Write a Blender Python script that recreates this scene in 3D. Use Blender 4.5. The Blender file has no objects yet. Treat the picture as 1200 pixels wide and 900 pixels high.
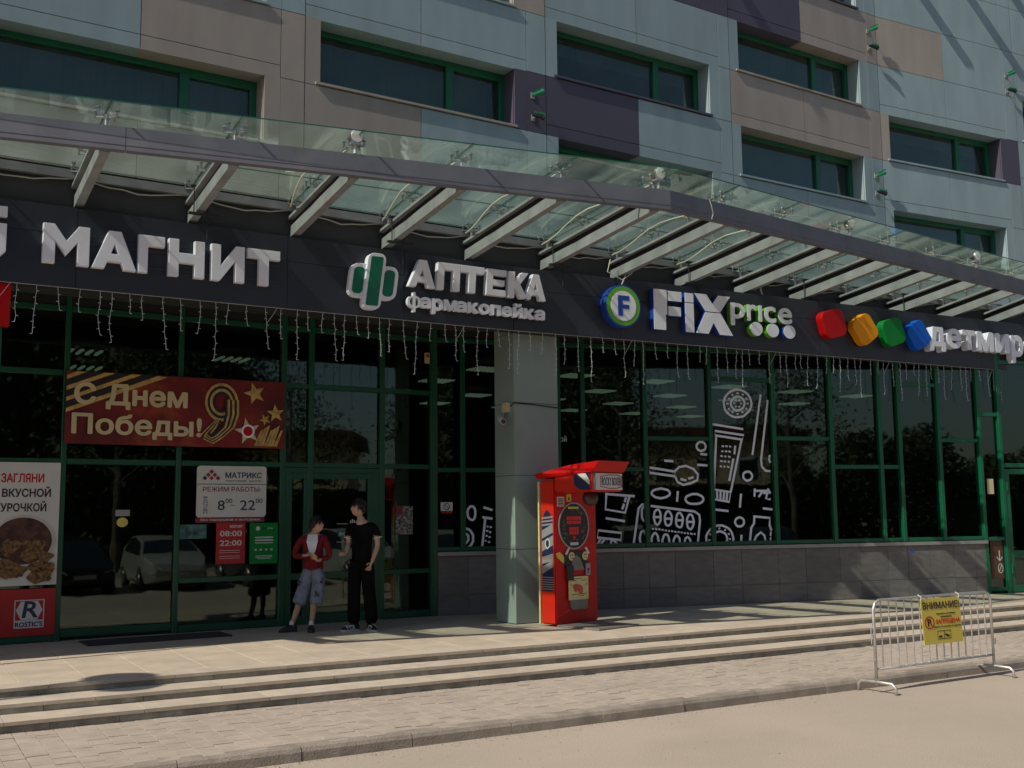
import bpy, bmesh, math, random, json
from mathutils import Vector, Matrix
random.seed(7)
C = bpy.context.scene.collection
sc = bpy.context.scene

# ------------------------------------------------------------------ camera, sky, sun
YAW, PITCH, ROLL, FPX = 0.5646037, 0.1204926, -0.0110283, 1257.98
def camera():
    cy, sy, cp, sp = math.cos(YAW), math.sin(YAW), math.cos(PITCH), math.sin(PITCH)
    fwd = Vector((sy*cp, cy*cp, sp)); right = Vector((cy, -sy, 0)); up = right.cross(fwd)
    r = math.cos(ROLL)*right + math.sin(ROLL)*up
    u = -math.sin(ROLL)*right + math.cos(ROLL)*up
    cd = bpy.data.cameras.new('camera'); co = bpy.data.objects.new('camera', cd); C.objects.link(co)
    m = Matrix((r, u, -fwd)).transposed().to_4x4(); m.translation = Vector((0, 0, 1.6))
    co.matrix_world = m
    cd.sensor_width = 36; cd.lens = FPX/1200*36; cd.clip_end = 3000; cd.clip_start = .05
    sc.camera = co
camera()
SUN = Vector((1.03, .128, -1.0)).normalized()
w = bpy.data.worlds.new("World"); sc.world = w; w.use_nodes = True
nt = w.node_tree; bg = nt.nodes['Background']
sky = nt.nodes.new('ShaderNodeTexSky'); sky.sky_type = 'NISHITA'; sky.sun_disc = False
sky.sun_elevation = math.radians(44.0); sky.sun_rotation = math.radians(265)
sky.air_density = 1.0; sky.dust_density = 1.5; sky.ozone_density = 1.0
nt.links.new(sky.outputs[0], bg.inputs[0]); bg.inputs[1].default_value = 0.085
sl = bpy.data.lights.new('sun', 'SUN'); so = bpy.data.objects.new('sun', sl); C.objects.link(so)
sl.energy = 5.0; sl.angle = math.radians(.5); sl.color = (1.0, .915, .77)
so.rotation_mode = 'QUATERNION'; so.rotation_quaternion = SUN.to_track_quat('-Z', 'Y'); so.location = (-20, 0, 30)
vs = sc.view_settings; vs.view_transform = 'Standard'; vs.look = 'None'; vs.exposure = 0.0; vs.gamma = 1.0
vs.use_curve_mapping = False
sc.cycles.max_bounces = 10; sc.cycles.transparent_max_bounces = 16; sc.cycles.glossy_bounces = 5
sc.cycles.caustics_reflective = False; sc.cycles.caustics_refractive = False

# ------------------------------------------------------------------ materials
def mat(name, col, rough=.6, metal=0.0, var=.08, scale=3.0, bump=0.0, bscale=60.0, rnd=0.0, spec=.5, emit=None, stretch=None, dirt=None, grain=0.0):
    m = bpy.data.materials.new(name); m.use_nodes = True; n = m.node_tree.nodes; l = m.node_tree.links
    b = n['Principled BSDF']; b.inputs['Roughness'].default_value = rough; b.inputs['Metallic'].default_value = metal
    b.inputs['Specular IOR Level'].default_value = spec
    tc = n.new('ShaderNodeNewGeometry'); vec = tc.outputs['Position']
    if stretch:
        mp = n.new('ShaderNodeMapping'); mp.inputs['Scale'].default_value = stretch
        l.new(vec, mp.inputs[0]); vec = mp.outputs[0]
    no = n.new('ShaderNodeTexNoise'); no.inputs['Scale'].default_value = scale; no.inputs['Detail'].default_value = 6
    l.new(vec, no.inputs['Vector'])
    mr = n.new('ShaderNodeMapRange'); mr.inputs[1].default_value = .3; mr.inputs[2].default_value = .7
    mr.inputs[3].default_value = 1-var*1.6; mr.inputs[4].default_value = 1+var
    l.new(no.outputs[0], mr.inputs[0]); fac = mr.outputs[0]
    if rnd:
        oi = n.new('ShaderNodeObjectInfo'); r2 = n.new('ShaderNodeMapRange')
        r2.inputs[3].default_value = 1-rnd; r2.inputs[4].default_value = 1+rnd
        l.new(oi.outputs['Random'], r2.inputs[0])
        mu = n.new('ShaderNodeMath'); mu.operation = 'MULTIPLY'; l.new(fac, mu.inputs[0]); l.new(r2.outputs[0], mu.inputs[1]); fac = mu.outputs[0]
    if grain:                                  # stones and grit
        gn = n.new('ShaderNodeTexNoise'); gn.inputs['Scale'].default_value = 75; gn.inputs['Detail'].default_value = 3; gn.inputs['Roughness'].default_value = .8
        l.new(tc.outputs['Position'], gn.inputs['Vector']); g2 = n.new('ShaderNodeMapRange'); g2.inputs[1].default_value = .3; g2.inputs[2].default_value = .7
        g2.inputs[3].default_value = 1-grain; g2.inputs[4].default_value = 1+grain; l.new(gn.outputs[0], g2.inputs[0])
        mg = n.new('ShaderNodeMath'); mg.operation = 'MULTIPLY'; l.new(fac, mg.inputs[0]); l.new(g2.outputs[0], mg.inputs[1]); fac = mg.outputs[0]
    if dirt:                                   # (colour, noise scale, threshold, strength): stains with a shape of their own
        d = n.new('ShaderNodeTexNoise'); d.inputs['Scale'].default_value = dirt[1]; d.inputs['Detail'].default_value = 8; d.inputs['Roughness'].default_value = .65
        l.new(tc.outputs['Position'], d.inputs['Vector'])
        dr = n.new('ShaderNodeMapRange'); dr.inputs[1].default_value = dirt[2]; dr.inputs[2].default_value = dirt[2]+.15
        dr.inputs[3].default_value = 0; dr.inputs[4].default_value = dirt[3]; l.new(d.outputs[0], dr.inputs[0])
    vm = n.new('ShaderNodeVectorMath'); vm.operation = 'SCALE'; vm.inputs[0].default_value = col[:3]
    l.new(fac, vm.inputs['Scale']); out = vm.outputs[0]
    if dirt:
        mx = n.new('ShaderNodeMix'); mx.data_type = 'RGBA'; mx.inputs[7].default_value = (*dirt[0], 1)
        l.new(dr.outputs[0], mx.inputs[0]); l.new(out, mx.inputs[6]); out = mx.outputs[2]
    l.new(out, b.inputs['Base Color'])
    if bump:
        nb = n.new('ShaderNodeTexNoise'); nb.inputs['Scale'].default_value = bscale; nb.inputs['Detail'].default_value = 4
        l.new(vec, nb.inputs['Vector'])
        bp = n.new('ShaderNodeBump'); bp.inputs['Strength'].default_value = bump; bp.inputs['Distance'].default_value = .01
        l.new(nb.outputs[0], bp.inputs['Height']); l.new(bp.outputs[0], b.inputs['Normal'])
    if emit:
        b.inputs['Emission Color'].default_value = (*emit[0], 1); b.inputs['Emission Strength'].default_value = emit[1]
    return m

def glass(name, tint, refl=1.0, dirt=0.0, dirtcol=(.5, .6, .52), wav=.02, rough=.012):
    m = bpy.data.materials.new(name); m.use_nodes = True; n = m.node_tree.nodes; l = m.node_tree.links
    n.remove(n['Principled BSDF']); out = n['Material Output']
    tr = n.new('ShaderNodeBsdfTransparent'); tr.inputs[0].default_value = (*tint, 1)
    gl = n.new('ShaderNodeBsdfGlossy'); gl.inputs['Roughness'].default_value = rough; gl.inputs[0].default_value = (.9, 1, .95, 1)
    geo = n.new('ShaderNodeNewGeometry')
    ns = n.new('ShaderNodeTexNoise'); ns.inputs['Scale'].default_value = 1.3; ns.inputs['Detail'].default_value = 2
    l.new(geo.outputs['Position'], ns.inputs['Vector'])
    bp = n.new('ShaderNodeBump'); bp.inputs['Strength'].default_value = wav; bp.inputs['Distance'].default_value = .25
    l.new(ns.outputs[0], bp.inputs['Height']); l.new(bp.outputs[0], gl.inputs['Normal'])
    fr = n.new('ShaderNodeFresnel'); ir = n.new('ShaderNodeMapRange'); ir.inputs[3].default_value = 1.52; ir.inputs[4].default_value = 1/1.52
    l.new(geo.outputs['Backfacing'], ir.inputs[0]); l.new(ir.outputs[0], fr.inputs[0])      # same reflectance on both faces of the pane
    mu = n.new('ShaderNodeMath'); mu.operation = 'MULTIPLY'; mu.inputs[1].default_value = refl; mu.use_clamp = True
    l.new(fr.outputs[0], mu.inputs[0])
    mx = n.new('ShaderNodeMixShader'); l.new(mu.outputs[0], mx.inputs[0]); l.new(gl.outputs[0], mx.inputs[2])
    if dirt:
        di = n.new('ShaderNodeBsdfDiffuse'); di.inputs[0].default_value = (*dirtcol, 1)
        tl = n.new('ShaderNodeBsdfTranslucent'); tl.inputs[0].default_value = (*dirtcol, 1)
        m1 = n.new('ShaderNodeMixShader'); m1.inputs[0].default_value = .5; l.new(di.outputs[0], m1.inputs[1]); l.new(tl.outputs[0], m1.inputs[2])
        dn = n.new('ShaderNodeTexNoise'); dn.inputs['Scale'].default_value = 1.6; dn.inputs['Detail'].default_value = 7
        mp = n.new('ShaderNodeMapping'); mp.inputs['Scale'].default_value = (1.4, .5, 1); l.new(geo.outputs['Position'], mp.inputs[0]); l.new(mp.outputs[0], dn.inputs['Vector'])
        dr = n.new('ShaderNodeMapRange'); dr.inputs[1].default_value = .35; dr.inputs[2].default_value = .7
        dr.inputs[3].default_value = dirt*.5; dr.inputs[4].default_value = dirt*1.7; l.new(dn.outputs[0], dr.inputs[0])
        m2 = n.new('ShaderNodeMixShader'); l.new(dr.outputs[0], m2.inputs[0]); l.new(tr.outputs[0], m2.inputs[1]); l.new(m1.outputs[0], m2.inputs[2])
        l.new(m2.outputs[0], mx.inputs[1])
    else:
        l.new(tr.outputs[0], mx.inputs[1])
    l.new(mx.outputs[0], out.inputs[0])
    return m

M = {}
M['asphalt'] = mat('asphalt', (.365, .31, .255), .92, var=.07, scale=.7, bump=.35, bscale=120, dirt=((.31, .265, .22), .35, .50, .7), grain=.30)
M['paver'] = mat('paver', (.36, .305, .26), .9, var=.08, scale=6, bump=.4, bscale=90, rnd=.035, dirt=((.29, .24, .20), 1.2, .5, .6), grain=.16)
M['joint'] = mat('sand joint', (.20, .16, .125), .95, var=.2, scale=20, bump=.5)
M['curb'] = mat('concrete curb', (.26, .225, .195), .9, var=.14, scale=5, bump=.6, bscale=70, rnd=.07, dirt=((.18, .155, .135), 3.0, .5, .7), grain=.22)
M['tread'] = mat('stone tread', (.45, .39, .32), .75, var=.08, scale=5, bump=.2, bscale=80, rnd=.05, dirt=((.36, .31, .255), 1.6, .5, .6), grain=.12)
M['riser'] = mat('grey stone riser', (.31, .30, .25), .8, var=.18, scale=9, bump=.3, bscale=90, rnd=.15, dirt=((.17, .16, .135), 2.5, .52, .6))
M['slab'] = mat('platform slab', (.47, .40, .32), .6, var=.08, scale=3, bump=.15, bscale=70, rnd=.05, dirt=((.36, .32, .255), 1.3, .5, .5), grain=.10)
M['blue'] = mat('blue grey panel', (.262, .348, .378), .42, var=.07, scale=3, rnd=.045, stretch=(1, 1, .25), spec=.35)
M['brown'] = mat('brown panel', (.33, .295, .265), .42, var=.07, scale=3, rnd=.04, stretch=(1, 1, .25), spec=.35)
M['purple'] = mat('dark violet panel', (.078, .070, .104), .42, var=.06, scale=1.2, rnd=.05, stretch=(1, 1, .25), spec=.35)
M['gap'] = mat('dark substructure', (.012, .013, .014), .9)
M['green'] = mat('green frame', (.004, .115, .055), .38, var=.08, spec=.5)
M['dgreen'] = mat('dark green frame', (.006, .075, .038), .38, var=.08, spec=.5)
M['fascia'] = mat('charcoal fascia', (.030, .033, .048), .45, var=.08, scale=1.5, rnd=.05, spec=.4)
M['band'] = mat('dark cladding band', (.05, .05, .056), .6, var=.12, scale=2)
M['beam'] = mat('violet grey steel', (.140, .143, .176), .55, var=.1, scale=3, dirt=((.20, .18, .19), 2.2, .6, .5))
M['rafter'] = mat('grey painted steel', (.235, .25, .265), .6, var=.14, scale=4, dirt=((.18, .165, .15), 3, .58, .5))
M['seam_shade'] = mat('dark seam', (.02, .02, .025), .8)  # real seams, and the painted shade on the rafter webs
M['chrome'] = mat('stainless steel', (.55, .53, .5), .28, 1.0, var=.1)
M['steel'] = mat('galvanised steel', (.55, .55, .54), .42, .75, var=.12, scale=12)
M['strand'] = mat('white light wire', (.62, .64, .68), .6)
M['cable'] = mat('pale cable', (.55, .53, .46), .6)
M['white'] = mat('white acrylic', (.84, .85, .97), .4, var=.05, scale=5, dirt=((.5, .48, .5), 4, .6, .4))
M['whiteside'] = mat('white letter side', (.62, .6, .6), .5, var=.08)
M['wallw'] = mat('white print', (.62, .62, .60), .45, var=.04)
M['tile'] = mat('grey wall tile', (.165, .15, .148), .45, var=.13, scale=5, bump=.25, bscale=30, rnd=.13, stretch=(1, 1, 3))
M['grout'] = mat('pale grout', (.27, .255, .24), .9)
M['alu'] = mat('aluminium sill', (.34, .33, .33), .45, .3, var=.08)
M['column'] = mat('green grey column panel', (.255, .32, .30), .4, var=.06, scale=1.3, rnd=.03, spec=.4)
M['soffit'] = mat('dark soffit', (.035, .04, .038), .8)
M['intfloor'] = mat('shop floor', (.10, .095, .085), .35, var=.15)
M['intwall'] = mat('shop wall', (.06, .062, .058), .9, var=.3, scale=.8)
M['lampgrid'] = mat('lamp grid', (.6, .6, .55), .5, emit=((1, .95, .82), .22))
M['blind'] = mat('room blind', (.30, .36, .34), .9, var=.15, stretch=(12, 1, .2))
M['shop'] = glass('shop glass', (.40, .52, .46), 1.35, rough=.02, wav=.006)
M['upper'] = glass('upper window glass', (.50, .62, .58), 1.35, dirt=.06, dirtcol=(.42, .54, .50))
M['canopy'] = glass('canopy glass', (.90, .96, .93), .9, dirt=.075, dirtcol=(.70, .82, .74), wav=.01)
M['gedge'] = mat('green glass edge', (.02, .10, .07), .2)
M['red'] = mat('red paint', (.50, .002, .002), .42, var=.06, spec=.3)
M['redorange'] = mat('sunlit red side', (.60, .025, .010), .25, var=.05)  # cabinet red brightened so the colour carries sunlight on the side
M['dred'] = mat('red sheet', (.42, .012, .015), .5, var=.08)
M['black'] = mat('black', (.010, .010, .012), .5)
M['navy'] = mat('navy print', (.012, .02, .07), .4)
M['yellow'] = mat('yellow print', (.66, .55, .09), .45, var=.05)
M['paleyellow'] = mat('pale yellow print', (.68, .60, .28), .5, var=.1, scale=20)
M['gold'] = mat('gold print', (.55, .36, .10), .5, var=.25, scale=12)
M['cream'] = mat('cream letters', (.62, .52, .30), .5, var=.06)
M['banner'] = mat('red banner', (.17, .005, .005), .6, var=.35, scale=1.6, dirt=((.38, .09, .01), 1.1, .53, .7))
M['orange'] = mat('orange', (.88, .33, .004), .5, var=.04, spec=.25)
M['sgreen'] = mat('sign green', (.002, .21, .035), .5, var=.04, spec=.25)
M['lime'] = mat('lime green', (.13, .42, .03), .35, var=.04)
M['blueb'] = mat('bright blue', (.003, .12, .66), .5, var=.04, spec=.25)
M['fixblue'] = mat('deep blue', (.012, .06, .40), .4, var=.05)
M['phgreen'] = mat('pharmacy green', (.003, .15, .085), .4, var=.05)
M['signred'] = mat('sign red', (.48, .002, .004), .5, var=.04, spec=.25)
M['leaf'] = mat('leaf', (.045, .075, .02), .7, var=.4, scale=2)
M['bark'] = mat('bark', (.13, .11, .09), .9, var=.3, scale=6)
M['skin'] = mat('skin', (.50, .30, .22), .55, var=.08, scale=8)
M['hair'] = mat('dark hair', (.018, .013, .010), .6, var=.4, scale=40, bump=.6, bscale=90)
M['cardigan'] = mat('dark red knit', (.16, .006, .012), .95, var=.15, scale=20, bump=.4, bscale=160)
M['tee'] = mat('white tee', (.68, .67, .70), .8, var=.06, bump=.2)
M['denim'] = mat('grey blue denim', (.17, .20, .27), .85, var=.2, scale=14, bump=.3)
M['blackcloth'] = mat('black cloth', (.006, .006, .007), 1.0, var=.3, scale=6, bump=.5, spec=.1)
M['food'] = mat('pastry', (.60, .40, .12), .7, var=.2)
M['sole'] = mat('pale rubber', (.5, .5, .48), .7)
M['rubber'] = mat('tyre', (.02, .02, .02), .8)
M['cardark'] = mat('dark car paint', (.012, .014, .02), .2, var=.05)
M['carsilver'] = mat('silver car paint', (.5, .5, .48), .25, .4, var=.05)
M['carglass'] = mat('car glass', (.02, .025, .03), .06, spec=.8)
M['lens'] = mat('headlight lens', (.8, .8, .78), .08, spec=.9)
M['stucco'] = mat('beige wall', (.48, .38, .26), .9, var=.1)
M['roof'] = mat('brown red roof', (.07, .035, .03), .9)
M['mat'] = mat('rubber mat', (.03, .03, .032), .9, bump=.5)
M['plate'] = mat('grey steel plate', (.22, .21, .19), .5, .3, var=.15)
M['bucket'] = mat('photo bucket white', (.55, .52, .48), .5, var=.1)
M['chicken'] = mat('fried crust', (.20, .105, .035), .7, var=.6, scale=22, bump=.8, bscale=40)
M['bucketin'] = mat('bucket shade red brown', (.07, .028, .018), .7, var=.5, scale=12)
M['photo'] = mat('photo print', (.22, .20, .19), .5, var=.9, scale=22)
M['teal'] = mat('teal print', (.05, .17, .16), .5, var=.6, scale=9)
M['maroon'] = mat('maroon print', (.20, .015, .035), .5)
M['spotgreen'] = mat('green lens', (.01, .18, .08), .3, var=.2)

# ------------------------------------------------------------------ frames and mesh builder
class Fr:
    """a plane standing in the place: s along it, d out of it towards the street, z up"""
    def __init__(s, o, e):
        s.o = Vector((o[0], o[1], 0)); v = Vector((e[0]-o[0], e[1]-o[1], 0)); s.e = v.normalized(); s.n = Vector((s.e.y, -s.e.x, 0))
    def __call__(s, a, d, z): return s.o + s.e*a + s.n*d + Vector((0, 0, z))
    @property
    def rot(s): return math.atan2(s.e.y, s.e.x)
WORLD = Fr((0, 0), (1, 0)); WORLD.n = Vector((0, 1, 0))     # d = y here

class MB:
    def __init__(s): s.v = []; s.f = []; s.m = []; s.mi = 0
    def add(s, vs_, fs): 
        b = len(s.v); s.v += [Vector(v) for v in vs_]
        for f in fs: s.f.append([b+i for i in f]); s.m.append(s.mi)
        return s
    def box(s, F, a0, a1, d0, d1, z0, z1):
        p = [F(a, d, z) for z in (z0, z1) for (a, d) in ((a0, d0), (a1, d0), (a1, d1), (a0, d1))]
        return s.add(p, [(0, 1, 2, 3), (7, 6, 5, 4), (4, 5, 1, 0), (5, 6, 2, 1), (6, 7, 3, 2), (7, 4, 0, 3)])
    def cbox(s, F, a0, a1, d0, d1, z0, z1, c=.006):     # box with a chamfered top
        p = [F(a, d, z0) for (a, d) in ((a0, d0), (a1, d0), (a1, d1), (a0, d1))]
        sg = 1 if d1 > d0 else -1
        p += [F(a, d, z1-c) for (a, d) in ((a0, d0), (a1, d0), (a1, d1), (a0, d1))]
        p += [F(a, d, z1) for (a, d) in ((a0+c, d0+sg*c), (a1-c, d0+sg*c), (a1-c, d1-sg*c), (a0+c, d1-sg*c))]
        return s.add(p, [(8, 9, 10, 11)] + [(i, (i+1) % 4, 4+(i+1) % 4, 4+i) for i in range(4)] + [(4+i, 4+(i+1) % 4, 8+(i+1) % 4, 8+i) for i in range(4)])
    def fbox(s, F, a0, a1, d0, d1, z0, z1, c=.004):     # box with chamfered outer face (towards +d)
        p = [F(a, d0, z) for (a, z) in ((a0, z0), (a1, z0), (a1, z1), (a0, z1))]
        p += [F(a, d1-c, z) for (a, z) in ((a0, z0), (a1, z0), (a1, z1), (a0, z1))]
        p += [F(a, d1, z) for (a, z) in ((a0+c, z0+c), (a1-c, z0+c), (a1-c, z1-c), (a0+c, z1-c))]
        return s.add(p, [(3, 2, 1, 0), (8, 9, 10, 11)] + [(i, (i+1) % 4, 4+(i+1) % 4, 4+i) for i in range(4)] + [(4+i, 4+(i+1) % 4, 8+(i+1) % 4, 8+i) for i in range(4)])
    def tube(s, pts, r, n=6, cap=True):
        pts = [Vector(p) for p in pts]; rs = r if isinstance(r, (list, tuple)) else [r]*len(pts)
        rings = []; prev = None
        for i, p in enumerate(pts):
            t = (pts[min(i+1, len(pts)-1)]-pts[max(i-1, 0)]).normalized()
            if prev is None: a = t.orthogonal().normalized()
            else:
                a = prev - t*prev.dot(t); a = a.normalized() if a.length > 1e-6 else t.orthogonal().normalized()
            prev = a; b = t.cross(a)
            rings.append([p + (a*math.cos(2*math.pi*k/n)+b*math.sin(2*math.pi*k/n))*rs[i] for k in range(n)])
        vs_ = [v for rg in rings for v in rg]; fs = []
        for i in range(len(rings)-1):
            for k in range(n): fs.append((i*n+k, i*n+(k+1) % n, (i+1)*n+(k+1) % n, (i+1)*n+k))
        if cap: fs += [tuple(range(n))[::-1], tuple((len(rings)-1)*n+k for k in range(n))]
        return s.add(vs_, fs)
    def disc(s, F, a, z, ra, rz, d0, d1, n=24, a0=0):
        return s.prism(F, [(a+ra*math.cos(a0+2*math.pi*i/n), z+rz*math.sin(a0+2*math.pi*i/n)) for i in range(n)], d0, d1)
    def prism(s, F, poly, d0, d1):       # polygon in the (s,z) plane given depth
        n = len(poly)
        vs_ = [F(a, d0, z) for a, z in poly]+[F(a, d1, z) for a, z in poly]
        fs = [tuple(range(n))[::-1], tuple(range(n, 2*n))] + [(i, (i+1) % n, n+(i+1) % n, n+i) for i in range(n)]
        return s.add(vs_, fs)
    def hprism(s, poly, z0, z1):         # plan polygon
        n = len(poly)
        vs_ = [(x, y, z0) for x, y in poly]+[(x, y, z1) for x, y in poly]
        fs = [tuple(range(n))[::-1], tuple(range(n, 2*n))] + [(i, (i+1) % n, n+(i+1) % n, n+i) for i in range(n)]
        return s.add(vs_, fs)
    def ribbon(s, F, pts, wd, d, th=.0015):   # flat stroke on a plane
        n = len(pts); closed = n > 2 and abs(pts[0][0]-pts[-1][0])+abs(pts[0][1]-pts[-1][1]) < 1e-4
        L = []; R = []
        for i in range(n):
            a = pts[i-1] if i else (pts[-2] if closed else pts[0]); b = pts[i+1] if i < n-1 else (pts[1] if closed else pts[-1])
            t = Vector((b[0]-a[0], b[1]-a[1])); t = t.normalized() if t.length > 1e-9 else Vector((1, 0))
            e = 0
            if not closed and i in (0, n-1): e = -wd/2 if i == 0 else wd/2
            nn = Vector((-t.y, t.x)); c = Vector(pts[i])+t*e*.6
            L.append(c+nn*wd/2); R.append(c-nn*wd/2)
        for i in range(n-1):
            q = [L[i], L[i+1], R[i+1], R[i]]
            s.add([F(p.x, d, p.y) for p in q]+[F(p.x, d+th, p.y) for p in q], [(4, 5, 6, 7), (0, 1, 5, 4), (2, 3, 7, 6)])
        return s
    def build(s, name, m, parent=None, smooth=False, bevel=0):
        me = bpy.data.meshes.new(name)
        inv = parent.matrix_world.inverted() if parent else Matrix()
        if parent: inv = abs_m(parent).inverted()
        me.from_pydata([inv @ v for v in s.v], [], s.f)
        for mm in (m if isinstance(m, (list, tuple)) else [m]): me.materials.append(M[mm] if isinstance(mm, str) else mm)
        if any(s.m): me.polygons.foreach_set('material_index', s.m)
        if bevel or True:
            bm = bmesh.new(); bm.from_mesh(me); bmesh.ops.recalc_face_normals(bm, faces=bm.faces)
            if bevel: 
                bmesh.ops.remove_doubles(bm, verts=bm.verts, dist=1e-5)
                bmesh.ops.bevel(bm, geom=bm.edges[:], offset=bevel, segments=2, affect='EDGES', clamp_overlap=True)
            bm.to_mesh(me); bm.free()
        if smooth: me.polygons.foreach_set('use_smooth', [True]*len(me.polygons))
        o = bpy.data.objects.new(name, me); C.objects.link(o)
        if parent: o.parent = parent
        return o
ABS = {}
def abs_m(o):
    m = o.matrix_basis.copy(); p = o.parent
    while p: m = p.matrix_basis @ m; p = p.parent
    return m
def tag(o, label=None, cat=None, group=None, kind=None):
    if label: o['label'] = label
    if cat: o['category'] = cat
    if group: o['group'] = group
    if kind: o['kind'] = kind
    return o
def thing(name, label, cat, loc=(0, 0, 0), rz=0, group=None):
    o = bpy.data.objects.new(name, None); o.empty_display_size = .2; C.objects.link(o); o.location = loc; o.rotation_euler = (0, 0, rz)
    return tag(o, label, cat, group)
def mesh_of(o): return o.data
def inst(src, name, parent, loc=None, rz=None, scale=None):      # shares mesh data
    o = bpy.data.objects.new(name, src.data); C.objects.link(o); o.parent = parent
    if loc is not None: o.location = loc
    if rz is not None: o.rotation_euler = (0, 0, rz)
    if scale is not None: o.scale = scale
    return o
def bx(name, m, parent, F, *a, ch=None): 
    mb = MB()
    if ch: mb.fbox(F, *a, c=ch)
    else: mb.box(F, *a)
    return mb.build(name, m, parent)

# lettering: built-in font; its outlines overlap, so they are merged by winding number before they get depth
import numpy as np
from mathutils.geometry import delaunay_2d_cdt, interpolate_bezier
_tc = {}; _ts = [None]
def outlines(txt, res=4):
    if _ts[0] is None: _ts[0] = bpy.data.scenes.new('lettering_bench')
    cu = bpy.data.curves.new('t', 'FONT'); cu.body = txt; cu.size = 1
    o = bpy.data.objects.new('t', cu); _ts[0].collection.objects.link(o)
    vl = _ts[0].view_layers[0]; vl.update(); c = o.to_curve(vl.depsgraph); loops = []
    for sp in c.splines:
        if sp.type != 'BEZIER': loops.append([(p.co.x, p.co.y) for p in sp.points]); continue
        bp = sp.bezier_points; n = len(bp); lp = []
        for i in range(n):
            a, b = bp[i], bp[(i+1) % n]; ch = (b.co-a.co).length
            flat = abs((a.handle_right-a.co).cross(b.co-a.co).z)+abs((b.handle_left-b.co).cross(b.co-a.co).z) < 1e-5
            if flat: lp.append((a.co.x, a.co.y))
            else: lp += [(q.x, q.y) for q in interpolate_bezier(a.co, a.handle_right, b.handle_left, b.co, res+1)[:-1]]
        if len(lp) > 2: loops.append(lp)
    o.to_curve_clear(); bpy.data.objects.remove(o); bpy.data.curves.remove(cu); return loops
def glyphs(txt, fat=0.0):
    k = (txt, round(fat, 4))
    if k in _tc: return _tc[k]
    base = outlines(txt, 3 if len(txt) > 9 else 4); loops = list(base)
    if fat > 0:
        for i in range(8):
            a = math.pi*i/4; loops += [[(x+fat*math.cos(a), y+fat*math.sin(a)) for x, y in lp] for lp in base]
    A = []; B = []; pts = []; edges = []
    for lp in loops:
        b = len(pts); n = len(lp)
        for i in range(n): pts.append(Vector(lp[i])); edges.append((b+i, b+(i+1) % n)); A.append(lp[i]); B.append(lp[(i+1) % n])
    A = np.array(A); B = np.array(B)
    ov, oe, of, *_ = delaunay_2d_cdt(pts, edges, [], 0, 1e-5)
    V = np.array([(v.x, v.y) for v in ov]); cen = np.array([V[list(f)].mean(0) for f in of]); keep = np.zeros(len(of), bool)
    for i0 in range(0, len(cen), 400):
        c = cen[i0:i0+400]; px = c[:, 0][:, None]; py = c[:, 1][:, None]
        up = (A[:, 1] <= py) & (B[:, 1] > py); dn = (A[:, 1] > py) & (B[:, 1] <= py)
        cr = (B[:, 0]-A[:, 0])*(py-A[:, 1])-(px-A[:, 0])*(B[:, 1]-A[:, 1])
        wn = (up & (cr > 0)).sum(1)-(dn & (cr < 0)).sum(1); keep[i0:i0+400] = wn != 0
    if fat > 0: pass
    fs = [tuple(f) for f, kk in zip(of, keep) if kk]; cnt = {}
    for f in fs:
        for i in range(len(f)): e = (f[i], f[(i+1) % len(f)]); cnt[e] = 1
    side = [e for e in cnt if (e[1], e[0]) not in cnt]; used = sorted({i for f in fs for i in f}); mp = {v: i for i, v in enumerate(used)}; n = len(used)
    vs_ = [Vector((V[i][0], V[i][1], -.5)) for i in used]+[Vector((V[i][0], V[i][1], .5)) for i in used]
    F_ = [tuple(mp[i]+n for i in f) for f in fs]+[tuple(mp[i] for i in f)[::-1] for f in fs]+[(mp[a], mp[b], mp[b]+n, mp[a]+n) for a, b in side]
    xs = [v.x for v in vs_]; ys = [v.y for v in vs_]
    _tc[k] = (vs_, F_, min(xs), max(xs), min(ys), max(ys)); return _tc[k]
def put_text(mb, F, txt, s0, s1, z0, z1, d0, d1, bold=0.0, slant=0.0):
    """fits the word to the box s0..s1, z0..z1"""
    vs_, fs, x0, x1, y0, y1 = glyphs(txt, bold*.9)
    out = []
    for v in vs_:
        a = (v.x-x0)/(x1-x0); b = (v.y-y0)/(y1-y0); dd = (d0+d1)/2 + v.z*(d1-d0)
        zz = z0+(z1-z0)*b
        out.append(F(s0+(s1-s0)*a+(zz-z0)*slant, dd, zz))
    mb.add(out, fs); return mb
def text(name, F, txt, s0, s1, z0, z1, d0, d1, m, parent, bold=0.0, slant=0.0):
    mb = MB(); put_text(mb, F, txt, s0, s1, z0, z1, d0, d1, bold, slant); return mb.build(name, m, parent)
fat_text = put_text
def curve_shape(F, loops, d0, d1, m, name, parent, bev=0.0):
    """closed outlines (holes allowed) filled, given depth and a softened rim"""
    cu = bpy.data.curves.new('c', 'CURVE'); cu.dimensions = '2D'; cu.fill_mode = 'BOTH'; dep = abs(d1-d0)/2
    cu.extrude = dep-bev; cu.bevel_depth = bev; cu.bevel_resolution = 1; cu.offset = -bev
    for lp in loops:
        sp = cu.splines.new('POLY'); sp.points.add(len(lp)-1); sp.use_cyclic_u = True
        for i, (x, y) in enumerate(lp): sp.points[i].co = (x, y, 0, 1)
    o = bpy.data.objects.new('c', cu); C.objects.link(o)
    me = bpy.data.meshes.new_from_object(o); mb = MB(); mid = (d0+d1)/2
    mb.add([F(v.co.x, mid+v.co.z, v.co.y) for v in me.vertices], [tuple(p.vertices) for p in me.polygons])
    bpy.data.objects.remove(o); bpy.data.curves.remove(cu); bpy.data.meshes.remove(me)
    return mb.build(name, m, parent)
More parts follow.
